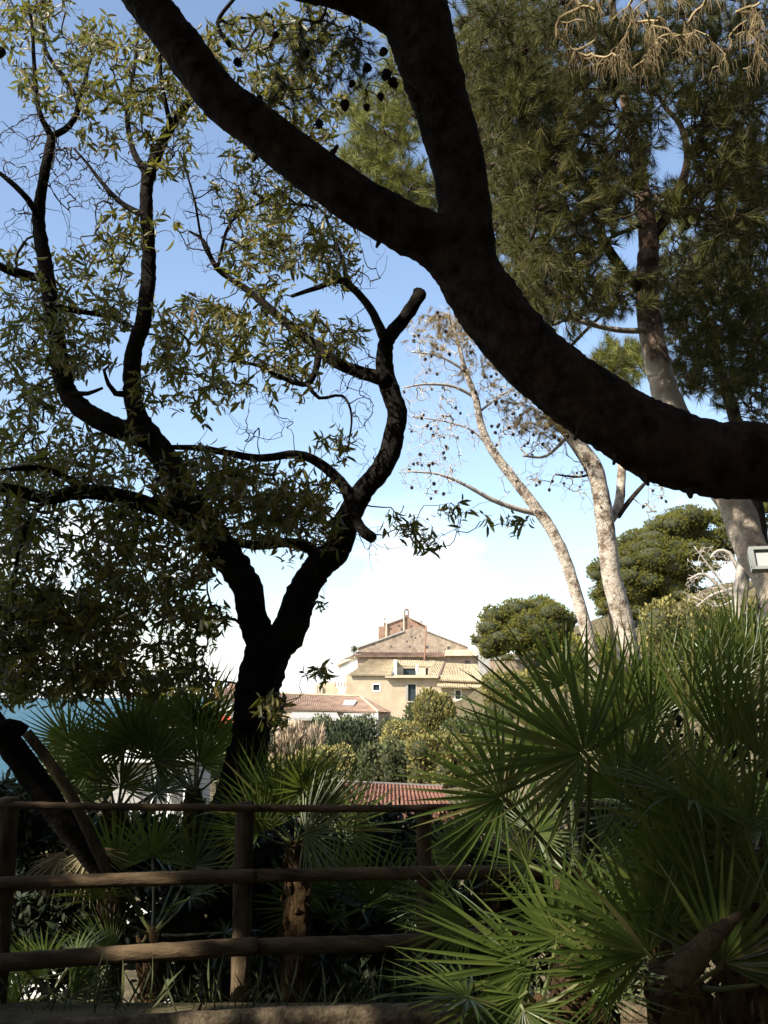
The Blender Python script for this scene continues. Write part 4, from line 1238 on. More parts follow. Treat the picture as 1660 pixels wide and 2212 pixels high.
# unseen leaf mass added round the viewpoint to cut sky light on the terrace
cl = []
for k in range(330):
    a = math.radians(random.uniform(95, 345)) if k % 5 else math.radians(random.uniform(-15, 20))
    rr = random.uniform(8.5, 13)
    x, y = rr * math.cos(a), rr * math.sin(a) * .9 - 1
    if y > 2.5 and x < 0: continue
    if y > 1 and x < 8: continue
    away = abs((math.degrees(a) - 219.6 + 180) % 360 - 180) > 48
    zt = rr * (1.25 if away else .50)
    r = random.uniform(1.0, 1.7)
    cl.append((x, y, random.uniform(.3, zt - r * .6), r, r, r))
for k in range(130):
    r = random.uniform(1.0, 1.6)
    cl.append((random.uniform(7.5, 10.5), random.uniform(-8, 10), random.uniform(.3, 10), r, r, r))
for k in range(75):
    r = random.uniform(.8, 1.2)
    cl.append((random.uniform(-10.5, -7.2), random.uniform(-6, 6), random.uniform(.2, 3.3), r, r, r))
for k in range(110):
    r = random.uniform(1.1, 1.7); a = math.radians(random.uniform(262, 345))
    cl.append((11 * math.cos(a), 10 * math.sin(a) - 1, random.uniform(5, 13), r, r, r))
wood = empty('wood', (0, -10, 0), 'dense dark wood enclosing the terrace behind the viewpoint', 'wood')
wood['kind'] = 'stuff'
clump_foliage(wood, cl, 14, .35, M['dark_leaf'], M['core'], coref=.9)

# ------------------------------------------------------------------ the forked broadleaf tree on the left
lt = P(490, 1790, 7.2); lt.z = float(terrain_z(lt.x, 7.2))
left = empty('forked_tree', lt, 'dark evergreen tree with forked black trunk and twisting limbs behind the fence', 'tree')
sk = []
LB = [
 ('trunk', [(470, 1960, 98), (490, 1800, 92), (520, 1690, 82), (540, 1600, 76), (556, 1500, 84), (572, 1430, 92), (585, 1390, 90)], 7.2, 7.1),
 ('limb', [(592, 1420, 70), (560, 1370, 64), (543, 1320, 58), (533, 1265, 60), (490, 1200, 66), (450, 1150, 68), (415, 1100, 66), (372, 1015, 58), (320, 940, 52), (292, 895, 44)], 7.1, 6.9),
 ('limb', [(578, 1420, 68), (622, 1365, 70), (645, 1300, 66), (680, 1235, 60), (728, 1185, 56), (752, 1120, 52), (785, 1060, 46), (835, 995, 44), (858, 900, 42), (845, 850, 40), (832, 800, 38), (835, 740, 32), (868, 695, 30), (900, 650, 28), (908, 632, 30)], 7.1, 6.6),
 ('limb', [(320, 950, 46), (255, 925, 44), (195, 895, 42), (148, 850, 40), (128, 770, 38), (115, 680, 34), (98, 570, 32), (84, 480, 28), (92, 400, 22), (108, 320, 22), (112, 292, 18)], 6.9, 6.6),
 ('limb', [(305, 920, 42), (288, 860, 38), (288, 770, 36), (312, 680, 34), (322, 560, 30), (316, 450, 28), (322, 380, 28), (350, 310, 24), (385, 250, 20), (412, 215, 16)], 6.9, 6.7),
 ('branch', [(112, 295, 16), (85, 240, 12), (75, 150, 11), (70, 60, 8), (60, -10, 6)], 6.6, 6.4),
 ('branch', [(112, 295, 16), (150, 272, 15), (170, 225, 12), (140, 170, 11), (100, 110, 9), (90, 40, 7), (75, -10, 5)], 6.6, 6.9),
 ('branch', [(165, 240, 9), (190, 150, 7), (210, 90, 5)], 6.7, 6.9),
 ('branch', [(322, 380, 18), (288, 325, 14), (275, 240, 12), (290, 150, 9), (300, 60, 7)], 6.8, 7.1),
 ('branch', [(370, 275, 12), (350, 180, 10), (345, 100, 7)], 6.7, 6.5),
 ('branch', [(85, 470, 18), (60, 430, 15), (20, 390, 12), (-20, 360, 8)], 6.6, 6.4),
 ('branch', [(95, 600, 22), (50, 595, 20), (0, 575, 17), (-40, 545, 12)], 6.7, 6.4),
 ('branch', [(110, 660, 16), (170, 672, 13), (240, 685, 11), (285, 705, 9)], 6.8, 7.0),
 ('branch', [(320, 470, 16), (265, 440, 12), (225, 400, 10), (190, 355, 7), (160, 320, 4)], 6.8, 7.1),
 ('branch', [(290, 850, 18), (250, 850, 14), (235, 830, 10), (225, 800, 7)], 6.9, 6.8),
 ('branch', [(150, 850, 14), (190, 850, 10), (222, 838, 6)], 6.8, 6.7),
 ('limb', [(470, 1180, 44), (400, 1120, 40), (320, 1090, 36), (200, 1062, 32), (100, 1075, 28), (40, 1060, 22), (-30, 1045, 18)], 7.1, 6.4),
 ('branch', [(200, 1062, 20), (140, 1030, 16), (80, 1010, 14), (-20, 1020, 10)], 6.7, 6.3),
 ('branch', [(100, 1080, 14), (60, 1130, 10), (30, 1250, 8), (20, 1400, 5)], 6.5, 6.3),
 ('branch', [(770, 1085, 26), (735, 1040, 24), (690, 1000, 22), (640, 982, 19), (560, 990, 17), (490, 978, 15), (430, 968, 14), (350, 966, 10)], 6.9, 7.0),
 ('branch', [(745, 1050, 22), (762, 1100, 24), (778, 1140, 24), (805, 1162, 26)], 6.85, 6.7),
 ('branch', [(700, 1225, 32), (670, 1185, 26), (620, 1172, 22), (550, 1178, 20), (470, 1165, 16), (430, 1170, 10)], 7.0, 7.0),
 ('branch', [(835, 820, 34), (785, 806, 30), (730, 785, 26), (680, 745, 22), (610, 690, 20), (540, 630, 16), (470, 580, 12), (440, 520, 9), (410, 500, 5)], 6.7, 6.9),
 ('branch', [(832, 735, 24), (808, 680, 20), (780, 640, 18), (735, 605, 16), (690, 620, 12), (630, 640, 8)], 6.6, 6.9),
 ('branch', [(750, 608, 12), (740, 560, 10), (715, 500, 8), (690, 450, 6), (610, 440, 5)], 6.7, 6.9),
 ('branch', [(690, 760, 18), (682, 800, 15), (665, 830, 14), (620, 820, 12), (560, 790, 9), (500, 780, 5)], 6.8, 6.9),
 ('branch', [(665, 830, 10), (690, 860, 8), (740, 855, 6), (760, 900, 5), (750, 980, 4)], 6.8, 6.6),
 ('branch', [(470, 580, 8), (500, 480, 7), (580, 430, 5), (640, 400, 4)], 6.9, 7.1),
 ('branch', [(480, 590, 7), (440, 530, 6), (420, 430, 5), (390, 330, 4)], 6.9, 7.0),
 ('branch', [(500, 100, 14), (470, 50, 10), (520, -20, 8)], 6.6, 6.4),
]
for nm, pts, d0, d1 in LB:
    ob, q = limb(left, nm, pts, d0, d1, M['grey_bark'], 30 if nm == 'trunk' else 22 if nm == 'limb' else 8, .15, .03 if nm != 'branch' else .06, .04, plates=.9 if nm != 'branch' else 0)
    sk.append(q)
specL = [(120, 1180, 170, 170, 330), (110, 1390, 140, 100, 260), (290, 1370, 140, 100, 200), (330, 1190, 120, 90, 170), (60, 950, 90, 100, 130), (230, 990, 80, 60, 60),
         (430, 1040, 90, 55, 80), (560, 1060, 130, 50, 110), (640, 1130, 80, 60, 90), (520, 1130, 80, 40, 50), (430, 740, 85, 80, 120), (350, 830, 60, 40, 30), (480, 860, 60, 45, 30),
         (620, 830, 60, 40, 32), (60, 620, 80, 80, 60), (200, 650, 100, 70, 90), (80, 780, 80, 80, 100), (220, 560, 60, 50, 35), (180, 740, 60, 50, 40), (110, 110, 90, 100, 80),
         (300, 130, 130, 90, 150), (420, 190, 60, 90, 70), (230, 250, 90, 60, 55), (370, 330, 50, 50, 30), (40, 40, 60, 60, 40), (560, 130, 110, 90, 130), (650, 230, 80, 80, 100),
         (560, 310, 60, 50, 45), (700, 60, 80, 60, 70), (560, 420, 80, 60, 60), (640, 500, 100, 70, 100), (720, 570, 60, 45, 40), (560, 570, 70, 50, 50), (570, 720, 80, 55, 60),
         (680, 720, 60, 40, 30), (470, 700, 50, 40, 30), (740, 740, 40, 40, 25), (730, 960, 45, 25, 12), (390, 1300, 40, 40, 16), (450, 1330, 45, 25, 14), (690, 1300, 12, 15, 3),
         (680, 1455, 28, 20, 5), (925, 1165, 28, 22, 9), (870, 1130, 30, 14, 7), (985, 1105, 18, 22, 4), (1090, 1132, 26, 10, 5), (598, 1535, 26, 36, 18), (200, 1470, 230, 35, 110),
         (330, 520, 40, 60, 14), (270, 480, 50, 40, 16), (20, 1300, 60, 200, 120)]
tg = ell_points([(u, v, ru * 1.22, rv * 1.2, n * (1.08 if v < 1000 else 1.6)) for u, v, ru, rv, n in specL], (6.0, 8.2))
tw, rad, en = grow_twigs(np.concatenate(sk), tg, .17, 0, .0021, .42)
twig_mesh('twigs', tw, rad, M['twig'], left)
# bare crooked twigs between the leaves
bt = ell_points([(60, 320, 80, 90, 110), (190, 380, 90, 70, 110), (450, 480, 70, 100, 70), (330, 280, 90, 120, 60), (560, 360, 90, 70, 60), (780, 560, 60, 100, 50), (760, 760, 60, 70, 50), (40, 500, 50, 60, 40), (440, 350, 60, 60, 40), (760, 900, 50, 90, 40), (700, 480, 60, 80, 40), (830, 1200, 40, 70, 14), (140, 260, 70, 70, 40), (540, 900, 60, 60, 12)], (6.3, 7.2))
bt = np.concatenate([bt, ell_points([(60, 320, 90, 100, 60), (190, 380, 100, 80, 70), (450, 470, 80, 120, 90), (700, 480, 90, 100, 80), (760, 800, 60, 120, 60), (560, 900, 80, 60, 40), (780, 980, 40, 60, 25), (150, 420, 100, 120, 70), (330, 250, 80, 120, 60), (620, 400, 120, 60, 70)], (6.3, 7.3))])
tw2, rad2, _ = grow_twigs(np.concatenate(sk), bt, .10, 0, .0018, .42)
twig_mesh('bare_twigs', tw2, rad2, M['twig'], left)
# whorls of leaves
lp, ld, ln_ = [], [], []
for T, e in zip(tg, en):
    ax = e / (np.linalg.norm(e) + 1e-9) + rng.normal(size=3) * .35 + np.array([0, 0, -.15])
    ax /= np.linalg.norm(ax)
    s1 = np.cross(ax, rng.normal(size=3)); s1 /= np.linalg.norm(s1); s2 = np.cross(ax, s1)
    n = rng.integers(4, 10)
    for k in range(n):
        a = 2 * math.pi * k / n + rng.normal() * .25
        op = rng.uniform(.3, 1.5)
        d = ax * math.cos(op) + (s1 * math.cos(a) + s2 * math.sin(a)) * math.sin(op)
        d[2] -= .25
        lp.append(T - ax * rng.uniform(0, .13) + rng.normal(size=3) * .012); ld.append(d); ln_.append(ax + rng.normal(size=3) * .3)
lp, ld, ln_ = map(np.array, (lp, ld, ln_))
Rl = basis_from(ld, ln_)
sl = rng.uniform(.045, .12, len(lp))
order = np.argsort(lp[:, 1] - sl * 6)
inframe = [i for i in order if abs(lp[i, 0]) < .38 * lp[i, 1] and lp[i, 2] < 1.6 + .74 * lp[i, 1]]
big_i = inframe[:300]
rest = np.setdiff1d(np.arange(len(lp)), big_i)
scatter('foliage', LEAF_V, LEAF_F, lp[rest], Rl[rest], sl[rest], M['leaf'], left)
leaf_me = mesh_np('leaf', LEAF_V, LEAF_F, 3, M['leaf_single'])
for i in big_i:
    o = obj_me('leaf', leaf_me, left, Vector(lp[i]) - lt)
    o.rotation_mode = 'QUATERNION'
    o.rotation_quaternion = Matrix(Rl[i].tolist()).to_quaternion()
    o.scale = (sl[i],) * 3

# leaning old trunk and its pale brace at the left edge
lb = P(120, 1800, 6.8); lb.z = float(terrain_z(lb.x, 6.8))
o = empty('leaning_tree', lb, 'thick dark sawn trunk leaning in from the left edge above the fence', 'tree')
limb(o, 'trunk', [(240, 1900, 46), (150, 1790, 50), (80, 1690, 54), (22, 1610, 52), (-30, 1540, 46)], 6.8, 6.4, M['grey_bark'], 16, .13, .05)
limb(o, 'bough', [(55, 1580, 26), (20, 1565, 28), (-30, 1590, 26)], 6.4, 6.3, M['grey_bark'], 10, .13, .05)
bb = P(170, 1740, 6.2)
o = empty('timber_brace', (bb.x, bb.y, bb.z - .8), 'pale slanting timber pole leaning on the sawn trunk', 'pole')
limb(o, 'pole', [(240, 1900, 22), (160, 1730, 23), (110, 1650, 23), (58, 1582, 22)], 6.2, 6.1, M['post'], 10, .06, .08)

# ------------------------------------------------------------------ timber fence
fb = P(530, 2150, 5.9)
fence = empty('timber_fence', (fb.x, 5.9, 0), 'rustic fence of round timber posts and three rails along the terrace edge', 'fence')
def rail(pts, w, lab=None):
    W = [P(u, v, d) for u, v, d in pts]
    mb = MB(); mb.tube(W, [w * .43 * d / 2050 for u, v, d in pts], 16, .10, True, .05, pts[0][0], plates=.35)
    return mb.build('rail', M['rail'], fence, smooth=True)
rail([(-60, 1738, 5.7), (200, 1742, 5.75), (560, 1746, 5.9)], 17)
rail([(535, 1746, 5.93), (760, 1747, 6.1), (940, 1746, 6.3)], 17)
rail([(920, 1745, 6.35), (1150, 1742, 6.6), (1500, 1735, 7)], 17)
rail([(-60, 1912, 5.6), (200, 1903, 5.68), (550, 1892, 5.82)], 32)
rail([(525, 1893, 5.84), (760, 1888, 6.0), (1060, 1884, 6.3)], 30)
rail([(1040, 1886, 6.32), (1300, 1876, 6.6), (1600, 1868, 7)], 28)
rail([(-60, 2084, 5.5), (200, 2066, 5.58), (555, 2044, 5.75)], 40)
rail([(530, 2046, 5.78), (760, 2040, 5.95), (950, 2034, 6.2)], 38)
rail([(930, 2036, 6.22), (1200, 2000, 6.5), (1560, 1975, 7)], 36)
for (u, d, w, vt) in ((22, 5.75, 46, 1722), (530, 5.98, 44, 1732), (916, 6.42, 34, 1738), (1240, 6.85, 34, 1740)):
    t = P(u, vt, d)
    mb = MB(); mb.tube([(t.x, d, -.35), (t.x, d, t.z * .5), (t.x, d, t.z - .015), (t.x, d, t.z)], [w * .43 * d / 2050] * 3 + [w * .36 * d / 2050], 16, .10, True, .05, u, plates=.35)
    mb.build('post', M['post'], fence, smooth=True)

# ------------------------------------------------------------------ fan palms
def leaflet_data(k):
    """unit blade along +Y: V folded, widest a little before half way"""
    dr, tw_, fold = [(0.02, 0, .5), (.10, .06, .45), (.22, -.08, .4), (.05, .1, .55)][k]
    prof = [(.03, .004), (.2, .020), (.34, .028), (.6, .020), (.82, .010), (1.0, .001)]
    V, F = [], []
    for r, w in prof:
        z = -dr * max(0, r - .35) ** 2 * 2.2
        x = tw_ * max(0, r - .5) ** 2
        V += [(x - w, r, z + w * fold), (x, r, z), (x + w, r, z + w * fold)]
    for i in range(len(prof) - 1):
        a = i * 3
        F += [(a, a + 1, a + 4, a + 3), (a + 1, a + 2, a + 5, a + 4)]
    return np.array(V), np.array(F)
LFT = [leaflet_data(k) for k in range(4)]
LFT_ME = [mesh_np('leaflet', v, f, 4, M['palm']) for v, f in LFT]
LFT_DRY = [mesh_np('leaflet', v, f, 4, M['palm_dry']) for v, f in LFT]

def frond(palm, hub, axis, normal, R, crown, n=26, span=250, joined=False, dry=False, cup=.12):
    """fan leaf: hub point, mid direction, face normal, blade length, petiole back to the palm's crown"""
    axis = Vector(axis).normalized(); normal = Vector(normal)
    normal = (normal - axis * normal.dot(axis)).normalized()
    x = axis.cross(normal)
    Rm = Matrix((x, axis, normal)).transposed()
    off = world_loc(palm)
    hub = Vector(hub)
    q = Rm.to_quaternion()
    inv = q.inverted()
    mb = MB()
    a = inv @ (Vector(crown) - hub)
    mid = a * .5 + Vector((0, 0, -.06 * a.length)) - Vector((0, .1 * a.length, 0))
    r0 = .0075 + .004 * R
    mb.tube([a, mid, Vector((0, -.04 * R, 0)), Vector((0, .05 * R, .004))], [r0 * 1.3, r0, r0 * .8, r0 * .5], 6, 0, True, .12)
    items = []
    for k in range(n):
        s = k / (n - 1) - .5
        ang = math.radians(span) * s + random.gauss(0, .018)
        L = R * (1 - .30 * (abs(s) * 2) ** 2.2) * random.uniform(.93, 1.05)
        m = Matrix.Rotation(ang, 3, 'Z') @ Matrix.Rotation(cup + .10 * math.cos(k * math.pi) * .5 + random.gauss(0, .03), 3, 'X')
        if random.random() < .06:                        # a broken or bent finger
            m = m @ Matrix.Rotation(random.uniform(-.55, .3), 3, 'X') @ Matrix.Rotation(random.gauss(0, .25), 3, 'Y'); L *= random.uniform(.5, .9)
        items.append((m, L, random.choice((0, 0, 1, 3, 2) if not dry else (2, 2, 1))))
    if joined:
        o = mb.build('petiole', M['petiole'], None)
        me_p = o.data
        bpy.data.objects.remove(o)
        V, F, c = [], [], 0
        for m, L, v in items:
            tv, tf = LFT[v]
            V.append((np.array(m) @ (tv * np.array([L * 30 / n * (span / 250) , L, L])).T).T); F.append(tf + c); c += len(tv)
        mesh = mesh_np('frond', np.concatenate(V), np.concatenate(F), 4, M['palm_dry'] if dry else M['palm_joined'])
        f = obj_me('frond', mesh, palm, hub - off)
        f.rotation_mode = 'QUATERNION'; f.rotation_quaternion = q
        obj_me('petiole', me_p, f)
        return f
    f = mb.build('frond', M['petiole'], None)
    f.parent = palm
    f.location = hub - off
    f.rotation_mode = 'QUATERNION'; f.rotation_quaternion = q
    for m, L, v in items:
        l = obj_me('leaflet', (LFT_DRY if dry else LFT_ME)[v], f)
        l.rotation_mode = 'QUATERNION'; l.rotation_quaternion = m.to_quaternion()
        l.scale = (L * 30 / n * (span / 250), L, L)
    return f

def palm(label, crown, ground, fronds, d, stem_w=.11, extra=0, er=.42, pet=.55, espread=1.0, group='fan palms around the fence', seed=0, aim=None):
    """fronds: (hub u, v, depth, radius px, axis angle in degrees clockwise from up, tilt towards the viewer, span[, dry])"""
    c = P(*crown, d)
    gz = float(terrain_z(c.x, d)) if ground is None else ground
    o = empty('fan_palm', (c.x, d, gz), label, 'palm', group)
    hgt = c.z - gz
    if hgt > .1:
        mb = MB()
        mb.tube([(c.x, d, gz - .1), (c.x + .02, d, gz + hgt * .5), (c.x, d, c.z - .03), (c.x, d, c.z + .05)], [stem_w * .8, stem_w * .72, stem_w * .6, stem_w * .15], 16, .25, True, .035, d)
        mb.build('stem', M['fibre'], o, smooth=True)
        mb = MB()                                        # cut leaf bases in a spiral and loose fibres
        nb = max(6, int(hgt / .028))
        for k in range(nb):
            z = gz + hgt * (k + .5) / nb; a = k * 2.4
            o2 = Vector((math.cos(a), math.sin(a), 0)); r_ = stem_w * .66
            p0 = Vector((c.x, d, z)) + o2 * r_ * .8
            p1 = p0 + o2 * random.uniform(.02, .05) + Vector((0, 0, random.uniform(.05, .10)))
            mb.tube([p0, (p0 + p1) / 2 + o2 * .012, p1], [.02, .016, .007], 5, cap=True)
            for q in range(3):
                t2 = p0 + Vector((random.uniform(-.05, .05), random.uniform(-.05, .05), random.uniform(-.12, .06))) + o2 * random.uniform(.01, .07)
                mb.tube([p0, t2], [.002, .001], 3, cap=False)
        mb.build('leaf_bases', M['fibre'], o, kind='stuff')
    count = 0
    for fr in fronds:
        u, v, dd, rp, ang, tilt, span = fr[:7]
        dry = len(fr) > 7 and fr[7]
        R = rp * dd / 2050
        a = math.radians(ang)
        axis = Vector((math.sin(a), -.25 * tilt, math.cos(a)))
        nrm = Vector((-math.sin(a) * tilt * .3, -1, tilt * .6))
        n = 36 if span > 180 else 24
        count += n
        frond(o, P(u, v, dd), axis, nrm, R, c, n, span, joined=count > 300, dry=dry)
    rs = random.Random(seed)
    for k in range(extra):
        az = rs.uniform(0, 2 * math.pi); el = rs.uniform(.05, 1.35)
        dirv = Vector((math.cos(az) * math.cos(el) * espread, math.sin(az) * math.cos(el) * espread, math.sin(el)))
        hub = c + dirv * pet * rs.uniform(.7, 1.15)
        axis = dirv + Vector((0, 0, -.25)) + Vector((rs.uniform(-.3, .3), rs.uniform(-.3, .3), rs.uniform(-.2, .2)))
        nrm = Vector((0, 0, 1)) - dirv * .4 + Vector((rs.uniform(-.4, .4), rs.uniform(-.6, .2), 0))
        n = 26
        count += n
        frond(o, hub, axis, nrm, er * rs.uniform(.8, 1.15), c, n, 235, joined=count > 300, dry=rs.random() < .10)
    return o

# right hand group, nearest first
palm('largest fan palm right of centre with a brown fibre covered stem', (1245, 1900), 0.0,
     [(1262, 1628, 3.9, 310, -48, .5, 235), (1085, 1722, 3.8, 235, -62, .7, 230), (1345, 1720, 4.0, 250, 8, .5, 200),
      (1160, 1800, 4.3, 125, 40, 1.2, 230), (1140, 1868, 4.4, 125, -60, 1.4, 230), (1245, 1935, 3.9, 250, -112, 1.2, 70),
      (1300, 1850, 4.4, 200, 95, .8, 200), (1190, 1620, 4.8, 250, -72, .6, 150), (1220, 1480, 5.0, 160, -20, .7, 160)], 4.2, .17, 0)
palm('low fan palm in front with long yellow green fingers spreading left', (1165, 2180), 0.0,
     [(1150, 2085, 3.8, 290, -95, 1.0, 120), (1130, 2150, 3.7, 230, -120, 1.3, 90), (1260, 2120, 3.7, 230, 62, 1.3, 130), (1130, 2180, 3.6, 150, 150, 1.3, 160), (1010, 1990, 4.4, 170, -95, 1.0, 150)], 3.75, .09, 2, .35, .35, seed=2)
palm('tall fan palm with upright sunlit blades below the bare pale trunks', (1430, 1800), 0.0,
     [(1405, 1560, 4.6, 250, 5, .35, 110), (1350, 1520, 4.9, 190, -25, .5, 130), (1490, 1560, 4.5, 230, 22, .4, 120), (1400, 1700, 4.3, 190, -12, .5, 170), (1500, 1720, 4.2, 230, 35, .5, 170),
      (1450, 1850, 4.0, 220, 10, .4, 150)], 4.6, .14, 2, .45, .5, seed=5)
palm('yellow green sunlit fan palm behind the dark blades at the right', (1560, 1540), None,
     [(1545, 1425, 9.0, 145, -30, .8, 220), (1590, 1400, 9.2, 150, 10, .6, 200), (1500, 1440, 8.9, 120, -70, 1.0, 220), (1630, 1420, 9.1, 140, 40, .7, 220), (1450, 1500, 8.8, 130, -60, 1.0, 220), (1560, 1490, 8.6, 140, 0, 1.2, 220), (1640, 1520, 8.8, 130, 60, 1.0, 220)], 9.2, .12, 4, .5, .45, seed=6)
palm('pale sunlit fan palm glimpsed through the gaps of the largest palm', (1310, 1680), None,
     [(1300, 1560, 9.2, 120, -10, .8, 230), (1230, 1590, 9.3, 110, -50, .9, 230), (1370, 1570, 9.3, 120, 30, .8, 230), (1260, 1670, 9.0, 110, -90, 1.1, 220), (1400, 1660, 9.0, 120, 70, 1.1, 220), (1330, 1640, 8.9, 100, 10, 1.3, 220)], 9.3, .12, 5, .5, .45, seed=21)
palm('dark fan palm crowding the right edge with steep narrow blades', (1590, 1850), 0.0,
     [(1560, 1620, 3.9, 310, 5, .3, 90), (1640, 1640, 3.8, 320, 12, .4, 110), (1620, 1800, 3.7, 260, -20, .5, 200), (1500, 1800, 3.8, 260, -15, .4, 180), (1660, 1950, 3.6, 240, 10, .6, 200), (1540, 1960, 3.6, 250, -25, .5, 170)], 3.9, .15, 4, .45, .5, seed=7)
palm('shaded fan palm at the bottom right corner', (1480, 2130), 0.0,
     [(1400, 2060, 3.5, 260, -40, .5, 180), (1330, 2100, 3.6, 220, -75, 1.0, 150), (1560, 2080, 3.4, 240, 20, .5, 180), (1450, 2000, 3.7, 260, 0, .4, 180), (1640, 2120, 3.4, 200, 30, .7, 180)], 3.6, .16, 3, .4, .4, seed=8)
palm('slender fan palm behind the fence post right of centre', (1060, 1900), None,
     [(1040, 1800, 7.4, 120, -30, .8, 220), (1100, 1780, 7.6, 130, 20, .8, 220), (1000, 1850, 7.3, 120, -80, .8, 220), (960, 1940, 7.0, 130, -100, .8, 200)], 7.5, .1, 6, .4, .45, seed=9)

# left hand group behind the fence
palm('fan palm behind the fence at left with dark spiky fans against the sea', (250, 1760), None,
     [(285, 1600, 7.3, 160, -25, .5, 250), (210, 1640, 7.4, 140, -60, .6, 240), (330, 1640, 7.2, 150, 30, .6, 230), (150, 1600, 7.6, 120, -20, .6, 230), (260, 1700, 7.2, 130, 0, .8, 230)], 7.5, .13, 6, .42, .45, seed=10)
palm('taller fan palm with green spikes just left of the forked trunk', (420, 1720), None,
     [(420, 1570, 7.8, 160, -10, .5, 230), (370, 1560, 8.0, 140, -40, .6, 220), (460, 1590, 7.8, 150, 20, .5, 220), (430, 1650, 7.4, 150, 10, .8, 220), (330, 1540, 8.2, 110, -15, .6, 220)], 7.8, .13, 5, .42, .45, seed=12)
palm('spreading fan palm right of the forked trunk with blades above the top rail', (640, 1830), None,
     [(600, 1760, 6.6, 170, -12, .7, 200), (690, 1760, 6.7, 160, 25, .8, 200), (640, 1730, 6.9, 120, 10, .8, 200), (740, 1790, 6.6, 160, 50, .8, 200), (540, 1720, 6.8, 140, 30, .6, 120), (560, 1800, 6.5, 140, -40, .8, 220), (660, 1800, 6.3, 160, 70, 1.2, 200)], 6.7, .12, 5, .42, .4, seed=13)
palm('small fan palm at the foot of the fence on the far left', (110, 2150), None,
     [(75, 2110, 6.1, 85, -5, .5, 190), (150, 2150, 6.1, 150, 50, .8, 110), (160, 2170, 6.0, 110, 85, 1.2, 100), (40, 2160, 6.2, 90, -50, .8, 160)], 6.2, .07, 3, .28, .25, seed=14)
palm('palm with orange brown stem and splayed stalks in the middle bay of the fence', (330, 2020), None,
     [(250, 1870, 6.9, 130, -30, .8, 220), (330, 1850, 7.2, 140, 0, .8, 220), (420, 1870, 7.1, 130, 30, .8, 220), (200, 1830, 6.8, 110, 170, 1.2, 150, True), (140, 1840, 6.8, 110, 200, 1.2, 120, True), (240, 2060, 6.6, 110, -70, .8, 200)], 6.9, .11, 4, .4, .5, seed=15)
palm('low palm in the dark bay left of the right post', (760, 2020), None,
     [(800, 1950, 7.6, 150, 20, .8, 200), (720, 1930, 7.7, 140, -20, .8, 200), (860, 1960, 7.5, 140, 60, .8, 200), (660, 1960, 7.6, 130, -60, .8, 220)], 7.7, .1, 7, .42, .42, seed=16)

# broad cut leaf stalk, tan, low at the right
cb = P(1480, 2150, 3.2)
o = empty('cut_palm_stalk', (cb.x, cb.y, 0), 'broad tan cut palm stalk slanting up at the lower right', 'palm stalk')
W = [P(1452, 2120, 3.2), P(1490, 2078, 3.2), P(1535, 2030, 3.22), P(1580, 1990, 3.3), P(1610, 1966, 3.35)]
mb = MB(); mb.tube(W, [.046, .043, .033, .018, .006], 14, .20, True, .02, 4, plates=.6)
for k in range(9):                                       # frayed end
    a = W[0] + Vector((random.uniform(-.04, .04), random.uniform(-.03, .03), random.uniform(-.03, .04)))
    mb.tube([a, a + Vector((random.uniform(-.09, -.02), random.uniform(-.02, .02), random.uniform(-.05, .07)))], [.009, .002], 5)
mb.build('stalk', mat('stalk', (.06, .04, .018), (.15, .105, .05), 40, .9, 1, 60), o, smooth=True)

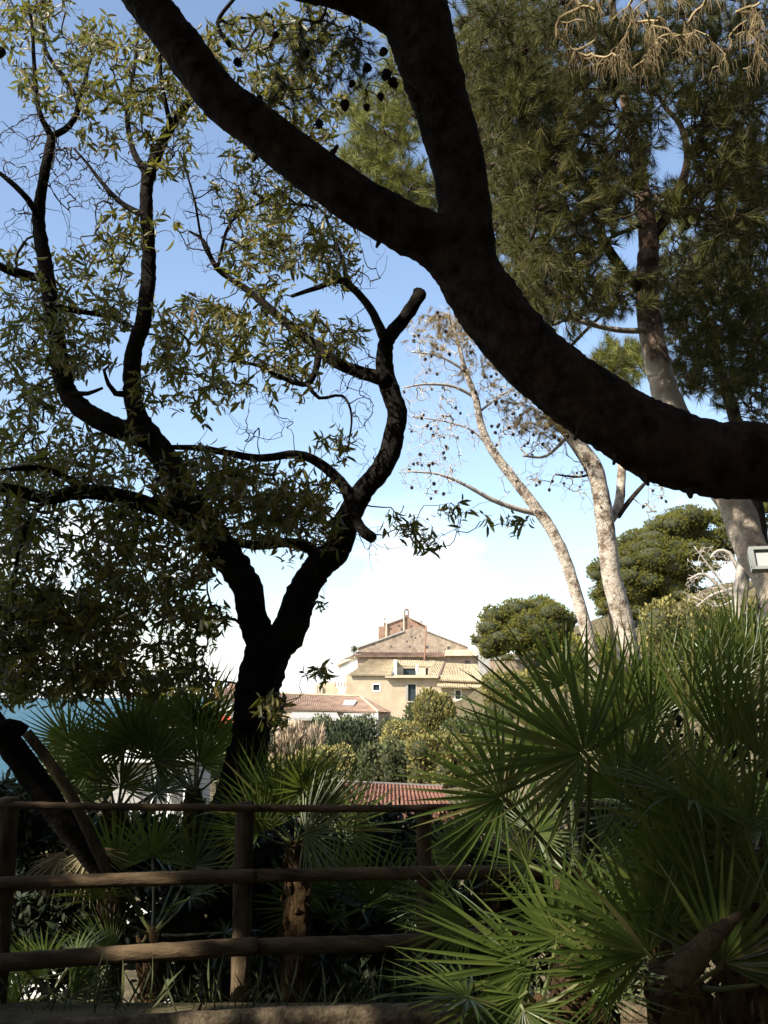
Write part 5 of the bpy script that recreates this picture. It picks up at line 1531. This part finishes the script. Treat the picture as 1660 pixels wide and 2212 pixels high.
# ------------------------------------------------------------------ shrubs crowding the slope behind the fence
def dark_shrub(x, y, z, rx, rz, label, n=560, size=.11):
    o = empty('shade_shrub', (x, y, float(terrain_z(x, y))), label, 'shrub', 'shaded shrubs behind the fence')
    stems = np.array([(x + random.uniform(-.1, .1), y, float(terrain_z(x, y)) + .1 * k) for k in range(6)])
    tg = crown_pts(n, (x, y, z), (rx, .45, rz))
    tw, rad, en = grow_twigs(stems, tg, .12, 0, .002, .42)
    twig_mesh('twigs', tw, rad, M['twig'], o, 3)
    d = np.repeat(tg, 6, 0); dd = np.repeat(en / (np.linalg.norm(en, axis=1, keepdims=True) + 1e-9), 6, 0) * .5 + rand_dirs(len(d)) * .9
    R = basis_from(dd, rand_dirs(len(d)))
    scatter('foliage', LEAF_V * np.array([1.3, 1, 1]), LEAF_F, d + rng.normal(size=d.shape) * .03, R, size * (.7 + .6 * rng.random(len(d))), M['dark_leaf'], o)
for (u, v, d, ru, rv, lb) in ((10, 1790, 8.6, 90, 90, 'dark leafy shrub at the left edge beyond the leaning trunk'), (110, 2000, 8.2, 150, 130, 'dark leafy shrub behind the left end of the fence'), (260, 1850, 8.6, 170, 90, 'dark leafy shrub below the spiky left palms'),
                              (430, 2010, 8.0, 150, 150, 'dark leafy shrub at the foot of the forked trunk'), (600, 1890, 8.4, 170, 110, 'dark leafy shrub right of the middle post'),
                              (560, 2130, 7.2, 110, 70, 'low dark shrub at the foot of the middle post'), (720, 2150, 7.0, 90, 50, 'low dark shrub under the second bay of the fence'), (930, 2170, 6.6, 90, 60, 'low dark shrub beside the yellow green palm fingers'), (740, 2060, 8.2, 160, 100, 'dark leafy shrub low in the second bay of the fence'), (900, 2080, 7.8, 150, 120, 'dark leafy shrub left of the low front palm'),
                              (820, 1840, 8.8, 170, 80, 'dark leafy shrub below the red shed roof'), (1100, 1950, 8.0, 180, 150, 'dark leafy shrub behind the brown palm stem'),
                              (1350, 1900, 8.0, 200, 220, 'dark leafy shrub in the shade of the right palms'), (1580, 1800, 8.0, 200, 260, 'dark leafy shrub at the far right behind the palms')):
    c = P(u, v, d)
    dark_shrub(c.x, d, c.z, ru * d / 2050, rv * d / 2050, lb)

# fallen palm litter and low grass along the kerb
gp = []
n = 900
gx = rng.uniform(-3, 3.2, n); gy = 5.36 + rng.random(n) ** 2 * 1.8
gpos = np.stack([gx, gy, terrain_z(gx, gy) + .01], 1)
gd = rng.normal(size=(n, 3)) * .5; gd[:, 2] += .8
scatter('grass', np.array([(-.02, 0, 0), (.02, 0, 0), (.012, .6, .02), (0, 1, .12)], float), np.array([(0, 1, 2), (0, 2, 3)]), gpos, basis_from(gd, rand_dirs(n)), rng.uniform(.08, .3, n), M['shrub_leaf'], None)
bpy.data.objects['grass']['kind'] = 'stuff'
